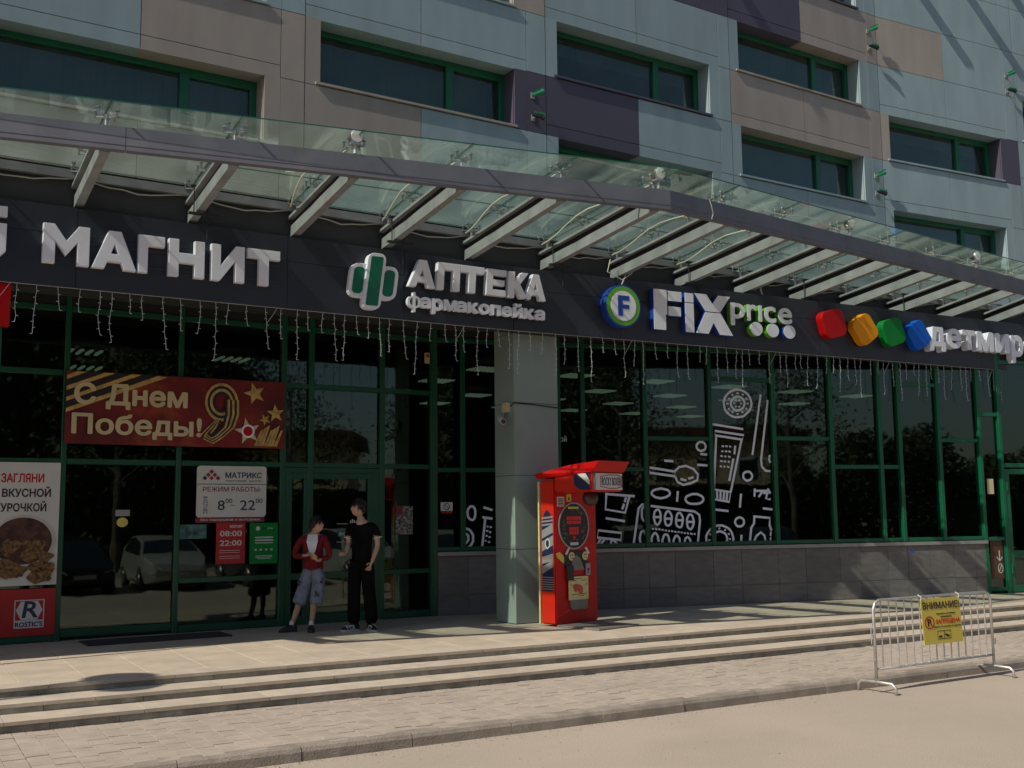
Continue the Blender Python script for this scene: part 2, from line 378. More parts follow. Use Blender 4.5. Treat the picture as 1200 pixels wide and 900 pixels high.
def rrect(x0, x1, y0, y1, r, n=4):
    p = []
    for cx, cy, a in ((x1-r, y1-r, 0), (x0+r, y1-r, 90), (x0+r, y0+r, 180), (x1-r, y0+r, 270)):
        for i in range(n+1): t = math.radians(a+90*i/n); p.append((cx+r*math.cos(t), cy+r*math.sin(t)))
    return p
def circ(cx, cy, r, ry=None, n=24): return [(cx+r*math.cos(2*math.pi*i/n), cy+(ry or r)*math.sin(2*math.pi*i/n)) for i in range(n)]

# ------------------------------------------------------------------ ground, steps, platform
P = Fr((1.5, 11.50), (17.5, 11.50-16*.038))           # platform edge: s along, d towards the street
ROAD = -.40; PAVE = -.28
mb = MB(); mb.add([(-400, -400, ROAD), (400, -400, ROAD), (400, 400, ROAD), (-400, 400, ROAD)], [(0, 1, 2, 3)])
road = tag(mb.build('road', 'asphalt'), kind='structure')
D_CURB = 2.79                                         # distance from platform edge to the road face of the kerb
pv = MB(); pv.box(P, -8, 26, .80, D_CURB-.16, -.6, PAVE-.035)
pave = tag(pv.build('pavement', 'joint'), kind='structure')
# kerb stones
kerb = tag(bx('kerb', 'gap', None, P, -8, 26, D_CURB-.15, D_CURB-.03, -.6, PAVE-.03), kind='structure')
x = -8.0; i = 0
while x < 26:
    L = 1.0; mb = MB(); jit = random.uniform(-.006, .006)
    prof = [(D_CURB-.16, ROAD-.1), (D_CURB+jit, ROAD-.1), (D_CURB-.012+jit, PAVE-.045), (D_CURB-.03+jit, PAVE-.014), (D_CURB-.055+jit, PAVE-.001), (D_CURB-.16, PAVE+.002)]
    n = len(prof); vs_ = [P(x+.004, d, z) for d, z in prof]+[P(x+L-.004, d, z) for d, z in prof]
    mb.add(vs_, [tuple(range(n)), tuple(range(n, 2*n))]+[(k, (k+1) % n, n+(k+1) % n, n+k) for k in range(n)])
    mb.build('kerb_stone', 'curb', kerb); x += L
# paving blocks: nearest 300 one by one, the rest joined
PL, PW = .172, .118       # across, along the depth
blocks = []
r = 0; d = .80
while d < D_CURB-.18:
    if d+PW > D_CURB-.10: break
    for q in range(195): blocks.append((-8+q*PL+(q//2)*.004, d+(q % 2)*PW/2-.03))
    r += 1; d += PW
def pix(p):       # only used to sort by size in view: distance to the standpoint
    return (Vector(p)-Vector((0, 0, 1.6))).length
vis = [b for b in blocks if P(b[0], b[1], 0).x*.0+P(b[0], b[1], 0).x > P(b[0], b[1], 0).y*math.tan(math.radians(5.5))]
vis.sort(key=lambda b: pix(P(b[0], b[1], PAVE))); near = set(vis[:290])
mb = MB(); mb.cbox(WORLD, -PL/2+.0015, PL/2-.0015, -PW/2+.0015, PW/2-.0015, -.04, 0, c=.0015)
proto = mb.build('paving_block', 'paver', pave); first = True
rest = MB()
for b in blocks:
    dz = random.uniform(-.003, .003)
    if b in near:
        o = proto if first else inst(proto, 'paving_block', pave); first = False
        o.location = P(b[0]+PL/2, b[1]+PW/2, PAVE+dz); o.rotation_euler = (random.uniform(-.012, .012), random.uniform(-.012, .012), P.rot+random.uniform(-.01, .01))
    else: rest.cbox(P, b[0]+.0015, b[0]+PL-.0015, b[1]+.0015, b[1]+PW-.0015, PAVE-.04, PAVE+dz, c=.0015)
tag(rest.build('paving_blocks', 'paver', pave), kind='stuff')

# steps
steps = tag(bx('steps', 'gap', None, P, -8, 26, -.3, .78, -.6, -.215), kind='structure')
bx('step_core', 'gap', steps, P, -8, 26, -.3, .37, -.215, -.125)
for k, (dd, zt) in enumerate(((0.0, 0.0), (.41, -.09), (.82, -.18))):
    x = -8+.37*k
    while x < 26:                                     # tread slabs overhang the risers a little
        L = 1.2; mb = MB(); j = random.uniform(-.004, .004)
        mb.cbox(P, x+.0025, x+L-.0025, dd-.405 if k else -.30, dd+.012+j, zt-.034, zt+random.uniform(-.0015, .0015), c=.0015)
        mb.build('tread_slab', 'tread', steps); x += L
    x = -8+.21*k
    while x < 26:
        L = random.choice((.6, .9, .9, 1.1)); zb = zt-.09 if k < 2 else -.40
        bx('riser_stone', 'riser', steps, P, x+.002, x+L-.002, dd-.03, dd-.002+random.uniform(-.003, .003), zb, zt-.035); x += L
# platform floor
plat = tag(bx('platform_floor', 'joint', None, P, -8, 26, -6.2, -.302, -.5, -.03), kind='structure')
TS = .62
mb = MB(); mb.cbox(WORLD, -TS/2+.0025, TS/2-.0025, -TS/2+.0025, TS/2-.0025, -.03, 0, c=.003)
fl = mb.build('floor_slab', 'slab', plat); first = True; cells = []
for r in range(7):
    for c_ in range(54): cells.append((-7.9+c_*TS+(r % 2)*.0, -.305-TS*(r+1)))
cells.sort(key=lambda b: 0 if (P(b[0], b[1], 0).x > 1 and b[0] < 20) else 1)
restf = MB()
for i, b in enumerate(cells):
    if i < 285:
        o = fl if first else inst(fl, 'floor_slab', plat); first = False
        o.location = P(b[0]+TS/2, b[1]+TS/2, random.uniform(-.001, .001)); o.rotation_euler = (0, 0, P.rot)
    else: restf.cbox(P, b[0]+.0025, b[0]+TS-.0025, b[1]+.0025, b[1]+TS-.0025, -.03, 0, c=.003)
if restf.v: tag(restf.build('floor_slabs', 'slab', plat), kind='stuff')
bx('floor_slab', 'slab', plat, P, -7.9, 25, -6.2, -.305-TS*7-.003, -.03, -.001)

# ------------------------------------------------------------------ shopping centre
B = thing('shopping_centre', 'shopping centre with grey, brown and violet panels over a dark green glass ground floor', 'building', (1.2, 15.4, 0))
G = Fr((-4, 15.45), (8, 15.45))                       # left shop front
W = Fr((8.25, 15.40), (18.8, 12.62))                  # right shop front, turning towards the street
MP = Fr((0, 13.3), (10, 13.3))                        # upper facade
RP = Fr((17.08, 13.3), (18.08, 13.2))                 # its last bays, turned a little
ZR = [5.765, 6.49, 7.45, 8.41, 9.38, 10.35, 11.37, 12.37, 13.37]     # row boundaries, rows -1..6
def row(k): return ZR[k+1], ZR[k+2]
bays = [(MP, -3.1, .55), (MP, .9, 4.80), (MP, 5.14, 8.75), (MP, 9.11, 12.79), (MP, 13.06, 16.75), (RP, 0.0, 3.62), (RP, 3.97, 7.6)]
pils = [(MP, .55, .9), (MP, 4.80, 5.14), (MP, 8.75, 9.11), (MP, 12.79, 13.06), (MP, 16.75, 17.075), (RP, 3.62, 3.97), (RP, 7.6, 7.95)]
window_rows = {0: (1, 3, 5), 1: (0, 2, 4), 2: (1, 3, 5), 3: (0, 2), 4: (1, 3, 5), 5: (0, 2), 6: (1, 3)}
pcol = {(1, 1, 'R'): 'brown', (2, 0, 'L'): 'brown', (3, 1, 'L'): 'purple', (3, 4, 'L'): 'purple', (3, 4, 'R'): 'purple', (4, 4, 'L'): 'purple', (4, 4, 'R'): 'brown',
        (4, 2, 'L'): 'brown', (4, 2, 'R'): 'brown', (5, 4, 'L'): 'brown', (1, -1, 'L'): 'brown', (1, -1, 'R'): 'brown'}
side = {(2, 1, 'L'): 'brown', (2, 1, 'R'): 'purple', (1, 0, 'R'): 'brown', (2, 3, 'R'): 'brown', (5, 2, 'L'): 'brown', (5, 2, 'R'): 'purple', (1, 0, 'L'): 'blue'}
pilc = {(1, -1): 'brown', (1, 0): 'brown', (1, 1): 'brown', (2, 1): 'purple', (2, 3): 'brown', (3, 4): 'purple', (4, 4): 'brown', (4, 2): 'brown', (5, 2): 'purple'}
GP = .005; DP = -.30
core = MB()
for bi, (F, s0, s1) in enumerate(bays):
    wl, wr = s0+.225, s1-.225 if bi not in (5,) else s1-.20
    mid = s1-1.83 if bi != 5 else s1-1.78
    for k in range(-1, 7):
        z0, z1 = row(k)
        if k in window_rows[bi]:
            for nm, a0, a1 in (('L', s0, wl), ('R', wr, s1)):
                bx('side_panel', side.get((bi, k, nm), 'blue'), B, F, a0+GP, a1, -.03, 0, z0+GP, z1-GP)
                core.box(F, a0, a1 if nm == 'L' else a1, DP-.1, -.031, z0, z1)
            # window: frame > members, panes ; reveals and sill
            lining = side.get((bi, k, 'R'), 'blue')
            bx('reveal_panel', lining, B, F, wr-.006, wr-.001, DP, -.0305, z0+.05, z1-.02)
            bx('reveal_panel', side.get((bi, k, 'L'), 'blue'), B, F, wl+.001, wl+.006, DP, -.0305, z0+.05, z1-.02)
            for a0, a1, hh in ((wl, mid, 'L'), (mid, wr, 'R')):
                bx('soffit_panel', pcol.get((bi, k+1, hh), 'blue'), B, F, a0, a1, DP, 0.001, z1-.019, z1-.006)
            bx('window_sill', {'purple': 'purple', 'brown': 'brown'}.get(pcol.get((bi, k-1, 'L'), 'blue'), 'blue'), B, F, wl-.07, wr+.04, DP, .03, z0+.012, z0+.045)
            ms = wr-1.03                       # mullion
            f = MB(); zb, zt = z0+.045, z1-.02
            f.fbox(F, wl, wr, DP-.06, DP+.02, zt-.075, zt); f.fbox(F, wl, wr, DP-.06, DP+.021, zb, zb+.06)
            f.fbox(F, wl, wl+.07, DP-.06, DP+.019, zb+.06, zt-.075); f.fbox(F, wr-.09, wr, DP-.06, DP+.019, zb+.06, zt-.075)
            f.fbox(F, ms, ms+.12, DP-.06, DP+.022, zb+.06, zt-.075)
            f.fbox(F, ms+.12, wr-.09, DP-.05, DP+.012, zt-.115, zt-.075)
            wf = f.build('window', 'green', B)
            bx('pane', 'upper', wf, F, wl+.07, ms, DP-.045, DP-.035, zb+.06, zt-.075)
            bx('pane', 'upper', wf, F, ms+.12, wr-.09, DP-.045, DP-.035, zb+.06, zt-.115)
            bl = MB(); h = random.choice((.25, .55, .8, .8)); bl.box(F, wl+.1, wr-.1, DP-.35, DP-.34, zt-h*(zt-zb), zt)
            bl.build('room_blind', 'blind', wf)
        else:
            lint = (k-1) in window_rows[bi]
            zz = z0+.17 if lint else z0
            core.box(F, s0, s1, DP-.1, -.031, z0, z1)
            for nm, a0, a1 in (('L', s0, mid), ('R', mid, s1)):
                c_ = pcol.get((bi, k, nm), 'blue')
                bx('facade_panel', c_, B, F, a0+GP, a1-GP, -.03, 0, zz+GP, z1-GP)
                if lint: bx('lintel_panel', c_, B, F, a0+(GP if nm == 'L' else GP), a1-GP, -.03, 0, z0-.006, z0+.17-GP)
for pi, (F, a0, a1) in enumerate(pils):
    for k in range(-1, 7):
        z0, z1 = row(k)
        bx('pilaster_panel', pilc.get((pi, k), 'blue'), B, F, a0+GP, a1-GP, -.03, .002, z0+GP, z1-GP)
    core.box(F, a0, a1, DP-.1, -.031, ZR[0], ZR[-1])
core.build('wall_core', 'gap', B)
for s_ in (.35, 2.05, 3.75, -6.2):                     # brackets under the roof edge; the low sun drags their shadows down the panels
    F = RP if s_ > 0 else MP; a = s_ if s_ > 0 else 11.2
    bx('roof_bracket', 'blue', B, F, a-.11, a+.11, .002, .52, 13.02, 13.14)
# rooms behind the upper windows
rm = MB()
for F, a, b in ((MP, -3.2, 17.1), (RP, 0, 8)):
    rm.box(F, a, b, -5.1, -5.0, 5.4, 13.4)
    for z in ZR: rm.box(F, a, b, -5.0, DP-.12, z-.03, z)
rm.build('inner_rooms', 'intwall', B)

# ground floor glazing: one part per member, panes on their own
ZT = 4.62
def mullion(F, s, z0, z1, wd=.075, c='dgreen', out=.06): bx('mullion', c, B, F, s-wd/2, s+wd/2, -.06, out, z0, z1, ch=.006)
def transom(F, a, b, z, h=.065, c='dgreen', out=.05): bx('transom', c, B, F, a, b, -.055, out, z-h/2, z+h/2, ch=.006)
def pane(F, a, b, z0, z1): bx('pane', 'shop', B, F, a, b, -.012, -.002, z0, z1)
def g(x): return x+4                                   # s on the left front from the world x
gm = [-4.0, -2.4, -.8, .6, 1.55, 2.62, 4.15, 5.69, 6.13, 7.32, 8.22]
gpanes = {2.62: [.10, 2.37, 3.57, 4.45], 4.15: [.06, .72, 2.37, 3.57, 4.45], 1.55: [.06, 2.37, 3.57, 4.45], 5.69: [2.37, 3.57, 4.45], 6.13: [2.37, 3.57, 4.45], 7.32: [.06, .72, 2.37, 3.57, 4.45]}
for a, b in zip(gm[:-1], gm[1:]):
    lv = gpanes.get(a, [.06, .72, 2.37, 3.57, 4.45])
    for z in lv: transom(G, g(a)+.0375, g(b)-.0375, z, .075 if z > .2 else .1)
    for z0, z1 in zip(lv[:-1], lv[1:]): pane(G, g(a)+.037, g(b)-.037, z0+.03, z1-.03)
for s in gm: mullion(G, g(s), 0, ZT, .085 if s not in (2.62, 4.15) else .07)
bx('head_beam', 'gap', B, G, 0, g(8.25), -.1, .03, 4.49, ZT)
# entrance door left of the pillar: frame > panes, handles
d0_, d1_ = g(5.73), g(7.28)
df = MB()
for a, b, z0, z1 in ((d0_, d0_+.11, 0, 2.33), (d0_+.30, d0_+.40, 0, 2.25), (d1_-.12, d1_, 0, 2.33), (d0_+.11, d1_-.12, 2.25, 2.33)):
    df.fbox(G, a, b, -.05, .045, z0, z1)
for a, b in ((d0_+.11, d0_+.30), (d0_+.40, d1_-.12)):
    for z0, z1 in ((.0, .14), (.66, .76), (2.16, 2.25)): df.fbox(G, a, b, -.045, .036, z0, z1)
df.fbox(G, d1_-.20, d1_-.12, -.045, .040, .14, 2.16)
door = df.build('door', 'dgreen', B)
for a, b in ((d0_+.11, d0_+.30), (d0_+.40, d1_-.20)):
    for z0, z1 in ((.14, .66), (.76, 2.16)): bx('pane', 'shop', door, G, a, b, -.012, -.002, z0, z1)
h = MB(); h.tube([G(d0_+.45, .10, .95), G(d0_+.45, .10, 1.35)], .012); h.tube([G(d0_+.45, .03, .98), G(d0_+.45, .10, .98)], .008); h.tube([G(d0_+.45, .03, 1.32), G(d0_+.45, .10, 1.32)], .008)
h.build('handle', 'chrome', door)
# right shop front
wm = [0.0, .465, 2.13, 2.572, 3.72, 4.978, 6.246, 7.439, 8.489, 8.922, 9.806, 10.734, 11.217]
wt = {0.0: 2.32, .465: 2.32, 2.13: 2.33, 2.572: 2.34, 3.72: 2.875, 4.978: 3.95, 6.246: 2.90, 7.439: 2.394, 8.489: 2.394, 8.922: 3.95, 9.806: 2.905, 10.734: 3.408}
for i, (a, b) in enumerate(zip(wm[:-1], wm[1:])):
    lv = [1.05, wt[a], 4.45] if b < 11.2 else [.08, 1.03, 3.408, 4.45]
    c_ = 'green' if a > 6 else 'dgreen'
    for z in lv: transom(W, a+.0375, b-.0375, z, .07, c_)
    for z0, z1 in zip(lv[:-1], lv[1:]): pane(W, a+.037, b-.037, z0+.03, z1-.03)
for s in wm: mullion(W, s, 1.015 if 0 < s < 10.7 else 0, ZT, .075, 'green' if s > 6 else 'dgreen', .07)
bx('head_beam', 'gap', B, W, 0.1, 17, -.1, .03, 4.49, ZT)
bx('mullion', 'dgreen', B, W, -.06, .0, -.06, .05, 0, ZT)
# right entrance doors
for k in range(4):
    a = 11.26+k*1.02
    f = MB(); 
    for q0, q1, z0, z1 in ((a, a+.11, .02, 2.36), (a+.90, a+1.0, .02, 2.36), (a+.11, a+.90, .02, .15), (a+.11, a+.90, .68, .80), (a+.11, a+.90, 2.26, 2.36)): f.fbox(W, q0, q1, -.04, .05, z0, z1)
    dr = f.build('door', 'green', B)
    for z0, z1 in ((.15, .68), (.80, 2.26)): bx('pane', 'shop', dr, W, a+.11, a+.90, -.012, -.002, z0, z1)
    for z in (.38, 1.95):
        hm = MB(); hm.box(W, a-.005, a+.035, .05, .075, z, z+.17); hm.tube([W(a+.015, .085, z-.01), W(a+.015, .085, z+.18)], .014); hm.build('hinge', 'green', dr)
transom(W, 11.255, 17, 2.43, .08, 'green'); transom(W, 11.255, 17, 4.45, .07, 'green')
for k in range(4): pane(W, 11.28+k*1.4, 11.28+(k+1)*1.4-.04, 2.48, 4.41); mullion(W, 11.28+(k+1)*1.4-.02, 2.48, ZT, .06, 'green')
# plinth wall with tiles and metal sill
bx('plinth_wall', 'grout', B, W, .03, 10.72, -.12, .045, 0, .945)
bx('window_ledge', 'alu', B, W, .03, 10.74, -.03, .10, .945, 1.005)
tj = [.04, .55, 1.15, 1.6, 2.2, 2.65, 3.25, 3.721, 4.217, 4.945, 5.501, 6.232, 6.787, 7.494, 7.925, 8.519, 8.948, 9.426, 9.979, 10.464, 10.715]
for a, b in zip(tj[:-1], tj[1:]):
    for z0, z1 in ((.012, .322), (.328, .943)):
        bx('wall_tile', 'tile', B, W, a+.003, b-.003, .045, .058+random.uniform(-.0015, .0015), z0+.002, z1-.002, ch=.002)
# soffit over the entrance and lamps in it, back of the fascia
sf = MB(); sf.hprism([(-4, 13.25), (8.4, 13.25), (19.5, 12.50), (21, 12.1), (21, 15.9), (-4, 15.9)], 4.62, 4.70)
sf.build('entrance_soffit', 'soffit', B)
# interior
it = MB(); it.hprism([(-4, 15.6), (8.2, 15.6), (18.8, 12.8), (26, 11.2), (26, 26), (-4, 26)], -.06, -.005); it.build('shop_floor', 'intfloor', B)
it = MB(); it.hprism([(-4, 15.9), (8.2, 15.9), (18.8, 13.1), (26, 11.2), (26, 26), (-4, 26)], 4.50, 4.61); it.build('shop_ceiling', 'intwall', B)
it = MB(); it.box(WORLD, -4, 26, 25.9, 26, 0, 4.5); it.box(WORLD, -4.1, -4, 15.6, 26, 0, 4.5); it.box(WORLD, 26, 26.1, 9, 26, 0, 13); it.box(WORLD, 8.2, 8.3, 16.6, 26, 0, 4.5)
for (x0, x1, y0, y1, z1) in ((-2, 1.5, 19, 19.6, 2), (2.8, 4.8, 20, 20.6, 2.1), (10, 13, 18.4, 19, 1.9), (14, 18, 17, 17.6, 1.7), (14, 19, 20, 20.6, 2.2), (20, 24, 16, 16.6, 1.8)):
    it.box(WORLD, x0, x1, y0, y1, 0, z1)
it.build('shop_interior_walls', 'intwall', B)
for ix in range(6):
    for iy in range(4):
        x = 10.2+ix*2.1; y = 17.2+iy*2.0
        if y < 16.3-.27*(x-8): continue
        mb = MB()
        for q in range(7): mb.box(WORLD, x+q*.09, x+q*.09+.03, y, y+.55, 4.34, 4.37)
        lp = mb.build('ceiling_lamp', 'lampgrid'); tag(lp, 'slatted ceiling lamp inside the shop, %s row from the glass, %s from the left' % (('first', 'second', 'third', 'fourth')[iy], ('first', 'second', 'third', 'fourth', 'fifth', 'sixth')[ix]), 'lamp', 'ceiling lamps inside the shops')
for x, y, lab in ((3.2, 18.5, 'nearer left'), (3.6, 20.5, 'farthest'), (5.6, 18.2, 'right hand')):
    mb = MB()
    for q in range(4): mb.box(WORLD, x+q*.15, x+q*.15+.05, y, y+.5, 4.34, 4.37)
    tag(mb.build('ceiling_lamp', 'lampgrid'), lab+' slatted ceiling lamp of the three in the left entrance hall', 'lamp', 'ceiling lamps in the entrance hall')

# ------------------------------------------------------------------ fascia
FB, FT = 4.30, 5.255
FA = Fr((-4, 13.2), (8.4, 13.2)); FC = Fr((8.4, 13.2), (20.4, 12.40))
fas = thing('sign_fascia', 'long charcoal fascia board carrying the shop signs under the glass canopy', 'fascia', (8.4, 13.3, 4.3))
def fasc(F, a, b):
    bx('fascia_panel', 'fascia', fas, F, a+.003, b-.003, -.05, 0, FB, FB+.62); bx('fascia_panel', 'fascia', fas, F, a+.003, b-.003, -.052, -.001, FB+.625, FT)
for a, b in zip([0, 2.1, 4.2, 6.3, 8.9, 10.6], [2.1, 4.2, 6.3, 8.9, 10.6, 12.397]): fasc(F=FA, a=a, b=b)
for a, b in zip([0, 1.9, 4.0, 6.1, 8.2, 10.3, 12.4], [1.9, 4.0, 6.1, 8.2, 10.3, 12.4, 16]): fasc(F=FC, a=a, b=b)
mb = MB(); mb.box(FA, 0, 12.4, -.25, -.06, FB, FT-.02); mb.box(FC, 0, 16, -.25, -.06, FB, FT-.02); mb.build('fascia_back', 'gap', fas)
# recessed cladding band above it
bd = MB(); bd.box(MP, -4, 17.1, -.30, -.06, 5.1, 5.62); bd.box(RP, 0, 9, -.30, -.06, 5.1, 5.62); bd.build('cladding_band', 'band', B)
gt = MB(); gt.box(MP, -4, 17.08, -.25, .02, 5.635, 5.74); gt.box(RP, 0, 9, -.25, .02, 5.635, 5.74); gt.build('wall_channel', 'rafter', B)

# ------------------------------------------------------------------ pillar
col = thing('pillar', 'square grey green clad pillar beside the red boxing machine', 'pillar', (8.95, 13.72, 0))
bx('pillar_core', 'gap', col, WORLD, 8.565, 9.325, 13.465, 13.985, .0, 4.62)
for z0, z1 in ((.012, 1.08), (1.088, 2.165), (2.173, 3.25), (3.258, 4.30), (4.308, 4.61)):
    for F, a, b in ((Fr((8.55, 13.45), (9.34, 13.45)), 0, .79), (Fr((8.55, 14.0), (8.55, 13.45)), 0, .55), (Fr((9.34, 13.45), (9.34, 14.0)), 0, .55), (Fr((9.34, 14.0), (8.55, 14.0)), 0, .79)):
        bx('pillar_panel', 'column', col, F, a+(.012 if b > .6 else 0), b-(.012 if b > .6 else 0), -.012, 0, z0, z1)

# ------------------------------------------------------------------ glass canopy
can = thing('glass_canopy', 'glass canopy on grey steel rafters with a pointed violet grey front beam', 'canopy', (9.16, 10.5, 5.5))
BL = Fr((-.45, 12.83+3.05*(10.50-12.83)/12.66), (9.16, 10.50)); BR = Fr((9.16, 10.50), (20.5, 11.66))
def front_y(x): return 12.83+(x+3.5)*(10.50-12.83)/(12.66) if x < 9.16 else 10.50+(x-9.16)*(1.16/11.34)
Lb = (Vector((9.16, 10.5))-BL.o.xy).length
def beam(F, a, b):
    m = MB(); m.box(F, a, b, -.012, 0, 5.56, 5.82); m.box(F, a, b, -.10, -.013, 5.806, 5.82); m.box(F, a, b, -.10, -.013, 5.56, 5.574); m.box(F, a, b, 0.001, .004, 5.615, 5.623)
    return m.build('front_beam', 'beam', can)
js = [0.0, (2.50+.45)/9.61*Lb, Lb]
for a, b in zip(js[:-1], js[1:]): beam(BL, a+.004, b-.004 if b < Lb else b-.002)
mb = MB()
for s in js[1:-1]: mb.box(BL, s-.004, s+.004, -.014, -.001, 5.56, 5.82)
mb.build('beam_joint', 'seam_shade', can)
LR = 11.39
for a, b in ((0.0, 3.9), (3.9, 7.6), (7.6, LR)): beam(BR, a+.002, b-.004)
raf_x = [.0, .96, 2.32, 3.67, 5.03, 6.36, 7.69, 9.02, 10.36, 11.70, 13.04, 14.38, 15.72, 17.06, 18.40, 19.74]
raf_x = [-.37] + raf_x[1:]
def yw(x): return 13.34 if x < 17.08 else 13.34-(x-17.08)*.1
def sheared(mb, x0, x1, ya, za, yb, zb, h0, h1):     # bar running out from the wall, bottom at za..zb
    p = [(x0, ya, za+h0), (x1, ya, za+h0), (x1, yb, zb+h0), (x0, yb, zb+h0), (x0, ya, za+h1), (x1, ya, za+h1), (x1, yb, zb+h1), (x0, yb, zb+h1)]
    mb.add(p, [(0, 1, 2, 3), (7, 6, 5, 4), (0, 4, 5, 1), (1, 5, 6, 2), (2, 6, 7, 3), (3, 7, 4, 0)])
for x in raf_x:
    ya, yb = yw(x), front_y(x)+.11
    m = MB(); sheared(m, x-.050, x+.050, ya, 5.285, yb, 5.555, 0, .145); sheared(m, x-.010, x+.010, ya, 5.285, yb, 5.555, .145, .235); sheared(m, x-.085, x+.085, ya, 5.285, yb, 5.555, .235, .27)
    m.m = [0]*6+[1]*6+[0]*6; m.build('rafter', ['rafter', 'seam_shade'], can)  # web coloured near black to hold the shade under the top flange
def raf_top(x, y):
    t = (yw(x)-y)/(yw(x)-front_y(x)); return 5.56+.27*t
GLZ = lambda x, y: raf_top(x, y)+.20
# spider fittings
sp = MB()
sp.tube([(0, 0, -.20), (0, 0, -.03)], .018, 7)
for sx in (-1, 1):
    for sy in (-1, 1):
        sp.tube([(0, 0, -.05), (sx*.10, sy*.07, -.045)], .011, 5); sp.tube([(sx*.10, sy*.07, -.055), (sx*.10, sy*.07, .02)], .013, 6); sp.tube([(sx*.10, sy*.07, .012), (sx*.10, sy*.07, .03)], .026, 8)
sp.tube([(0, 0, -.075), (0, 0, -.03)], .032, 8)
spd = sp.build('glass_fitting', 'chrome', can); spd.data.transform(Matrix.Translation(abs_m(can).translation)); first = True
rows_t = [.015, .34, .67, .96]
def edge_y(x): return front_y(x)-.10-.10*min(1, max(0, (x-1)/8)) if x < 9.16 else front_y(x)-.19
for x in raf_x:
    for t in rows_t:
        ya = yw(x)-.10; yb = front_y(x)+.05; y = ya+(yb-ya)*t
        if (ya-yb) < 1.4 and t == .67: continue
        o = spd if first else inst(spd, 'glass_fitting', can); first = False
        o.location = Vector((x, y, GLZ(x, y)-.015))-can.location
# panes
for i in range(len(raf_x)-1):
    xa, xb = raf_x[i]+.003, raf_x[i+1]-.003
    sect = [(0.0, .34), (.34, .67), (.67, 1.0)] if yw(xa)-front_y((xa+xb)/2) > 1.75 else [(0, .5), (.5, 1.0)]
    parts = [(xa, xb)] if not (xa < 9.16 < xb) else [(xa, 9.157), (9.163, xb)]
    for (p, q) in parts:
        for (t0, t1) in sect:
            def pt(x, t): 
                ya = yw(x)-.06; yb = edge_y(x); y = ya+(yb-ya)*t; return Vector((x, y, GLZ(x, y)))
            g0 = .001
            c_ = [pt(p, t0+g0), pt(q, t0+g0), pt(q, t1-g0), pt(p, t1-g0)]
            m = MB(); m.add(c_+[v+Vector((0, 0, .016)) for v in c_], [(0, 1, 2, 3), (7, 6, 5, 4), (0, 4, 5, 1), (1, 5, 6, 2), (2, 6, 7, 3), (3, 7, 4, 0)])
            m.m = [0, 0, 1, 1, 1, 1]
            m.build('glass_pane', ['canopy', 'gedge'], can)
for x in raf_x:                                        # dark sealing strips between the panes
    m = MB(); ya, yb = yw(x)-.06, edge_y(x)+.002
    sheared(m, x-.011, x+.011, ya, GLZ(x, ya)+.0175, yb, GLZ(x, yb)+.0175, 0, .004); sheared(m, x-.0028, x+.0028, ya, GLZ(x, ya), yb, GLZ(x, yb), .001, .015)
    m.build('sealing_strip', 'seam_shade', can)
# drain trough brackets under every second rafter
for x in (3.67, 6.36, 9.02, 11.70, 14.38, 17.06):
    y = yw(x)-.42; z = raf_top(x, y); m = MB()
    m.tube([(x-.085, y, z+.03), (x-.085, y, z-.30)], .008, 5); m.tube([(x+.085, y, z+.03), (x+.085, y, z-.62)], .008, 5)
    m.box(WORLD, x-.13, x+.13, y-.025, y+.025, z+.02, z+.045); m.box(WORLD, x-.15, x+.22, y-.03, y+.03, z-.325, z-.30)
    m.build('hanger_clamp', 'seam_shade', can)
# cables looping along the canopy
rc = random.Random(3)
cb = MB()
for i in range(len(raf_x)-1):
    x0, x1 = raf_x[i], raf_x[i+1]; pts = []
    for k in range(9):
        t = k/8; x = x0+(x1-x0)*t; pts.append((x, yw(x)-.03, 5.64-.10*math.sin(math.pi*t)*rc.uniform(.7, 1.1)+.02))
    cb.tube(pts, .009, 5)
tag(cb.build('light_cable', 'cable'), 'pale cable sagging along the wall from rafter to rafter above the fascia', 'cable')
for x0, tt in ((5.03, 1), (6.36, 1), (7.69, 1), (9.02, 1), (10.36, .9), (11.7, .8)):
    pts = []; cb = MB()
    for k in range(10):
        t = k/9; x = x0-.10-.18*math.sin(t*3.1)*tt; y = yw(x0)-.15+(front_y(x0)+.25-yw(x0))*t; pts.append((x, y, raf_top(x0, y)+.08-.04*math.sin(t*9)))
    cb.tube(pts, .012, 5); tag(cb.build('roof_cable', 'cable'), 'thick pale cable under the canopy glass beside the %s rafter' % {5.03: 'third', 6.36: 'fourth', 7.69: 'fifth', 9.02: 'sixth', 10.36: 'seventh', 11.7: 'eighth'}[x0], 'cable', 'cables under the canopy glass')
cb = MB(); pts = []
for k in range(26):
    t = k/25; x = 10.4+t*8.8; pts.append((x, front_y(x)-.03+.05*math.sin(k), 5.90+.03*math.sin(k*1.7)-.05*t))
cb.tube(pts, .006, 5)
cb.tube([(9.9, front_y(9.9)-.02, 5.83), (9.93, front_y(9.9)-.03, 5.72), (9.96, front_y(9.9)-.02, 5.63), (9.93, front_y(9.9)-.02, 5.55)], .005, 5)
tag(cb.build('front_cable', 'cable'), 'thin cable lying along the right front beam of the canopy', 'cable')
cb = MB(); cb.tube([(10.15, 13.1, 5.55), (10.05, 13.05, 5.33), (10.3, 13.0, 5.22), (10.5, 13.0, 5.35), (10.45, 13.05, 5.55)], .009, 5); cb.tube([(10.45, 13.05, 5.55), (10.4, 13.05, 5.3), (10.3, 13.04, 5.12)], .010, 5)
cb.tube([(13.3, 12.95, 5.5), (13.2, 12.9, 5.35), (13.27, 12.9, 5.2)], .012, 5)
tag(cb.build('hanging_cable', 'cable'), 'loose loops of pale cable hanging at the rafter ends above the round green emblem', 'cable')
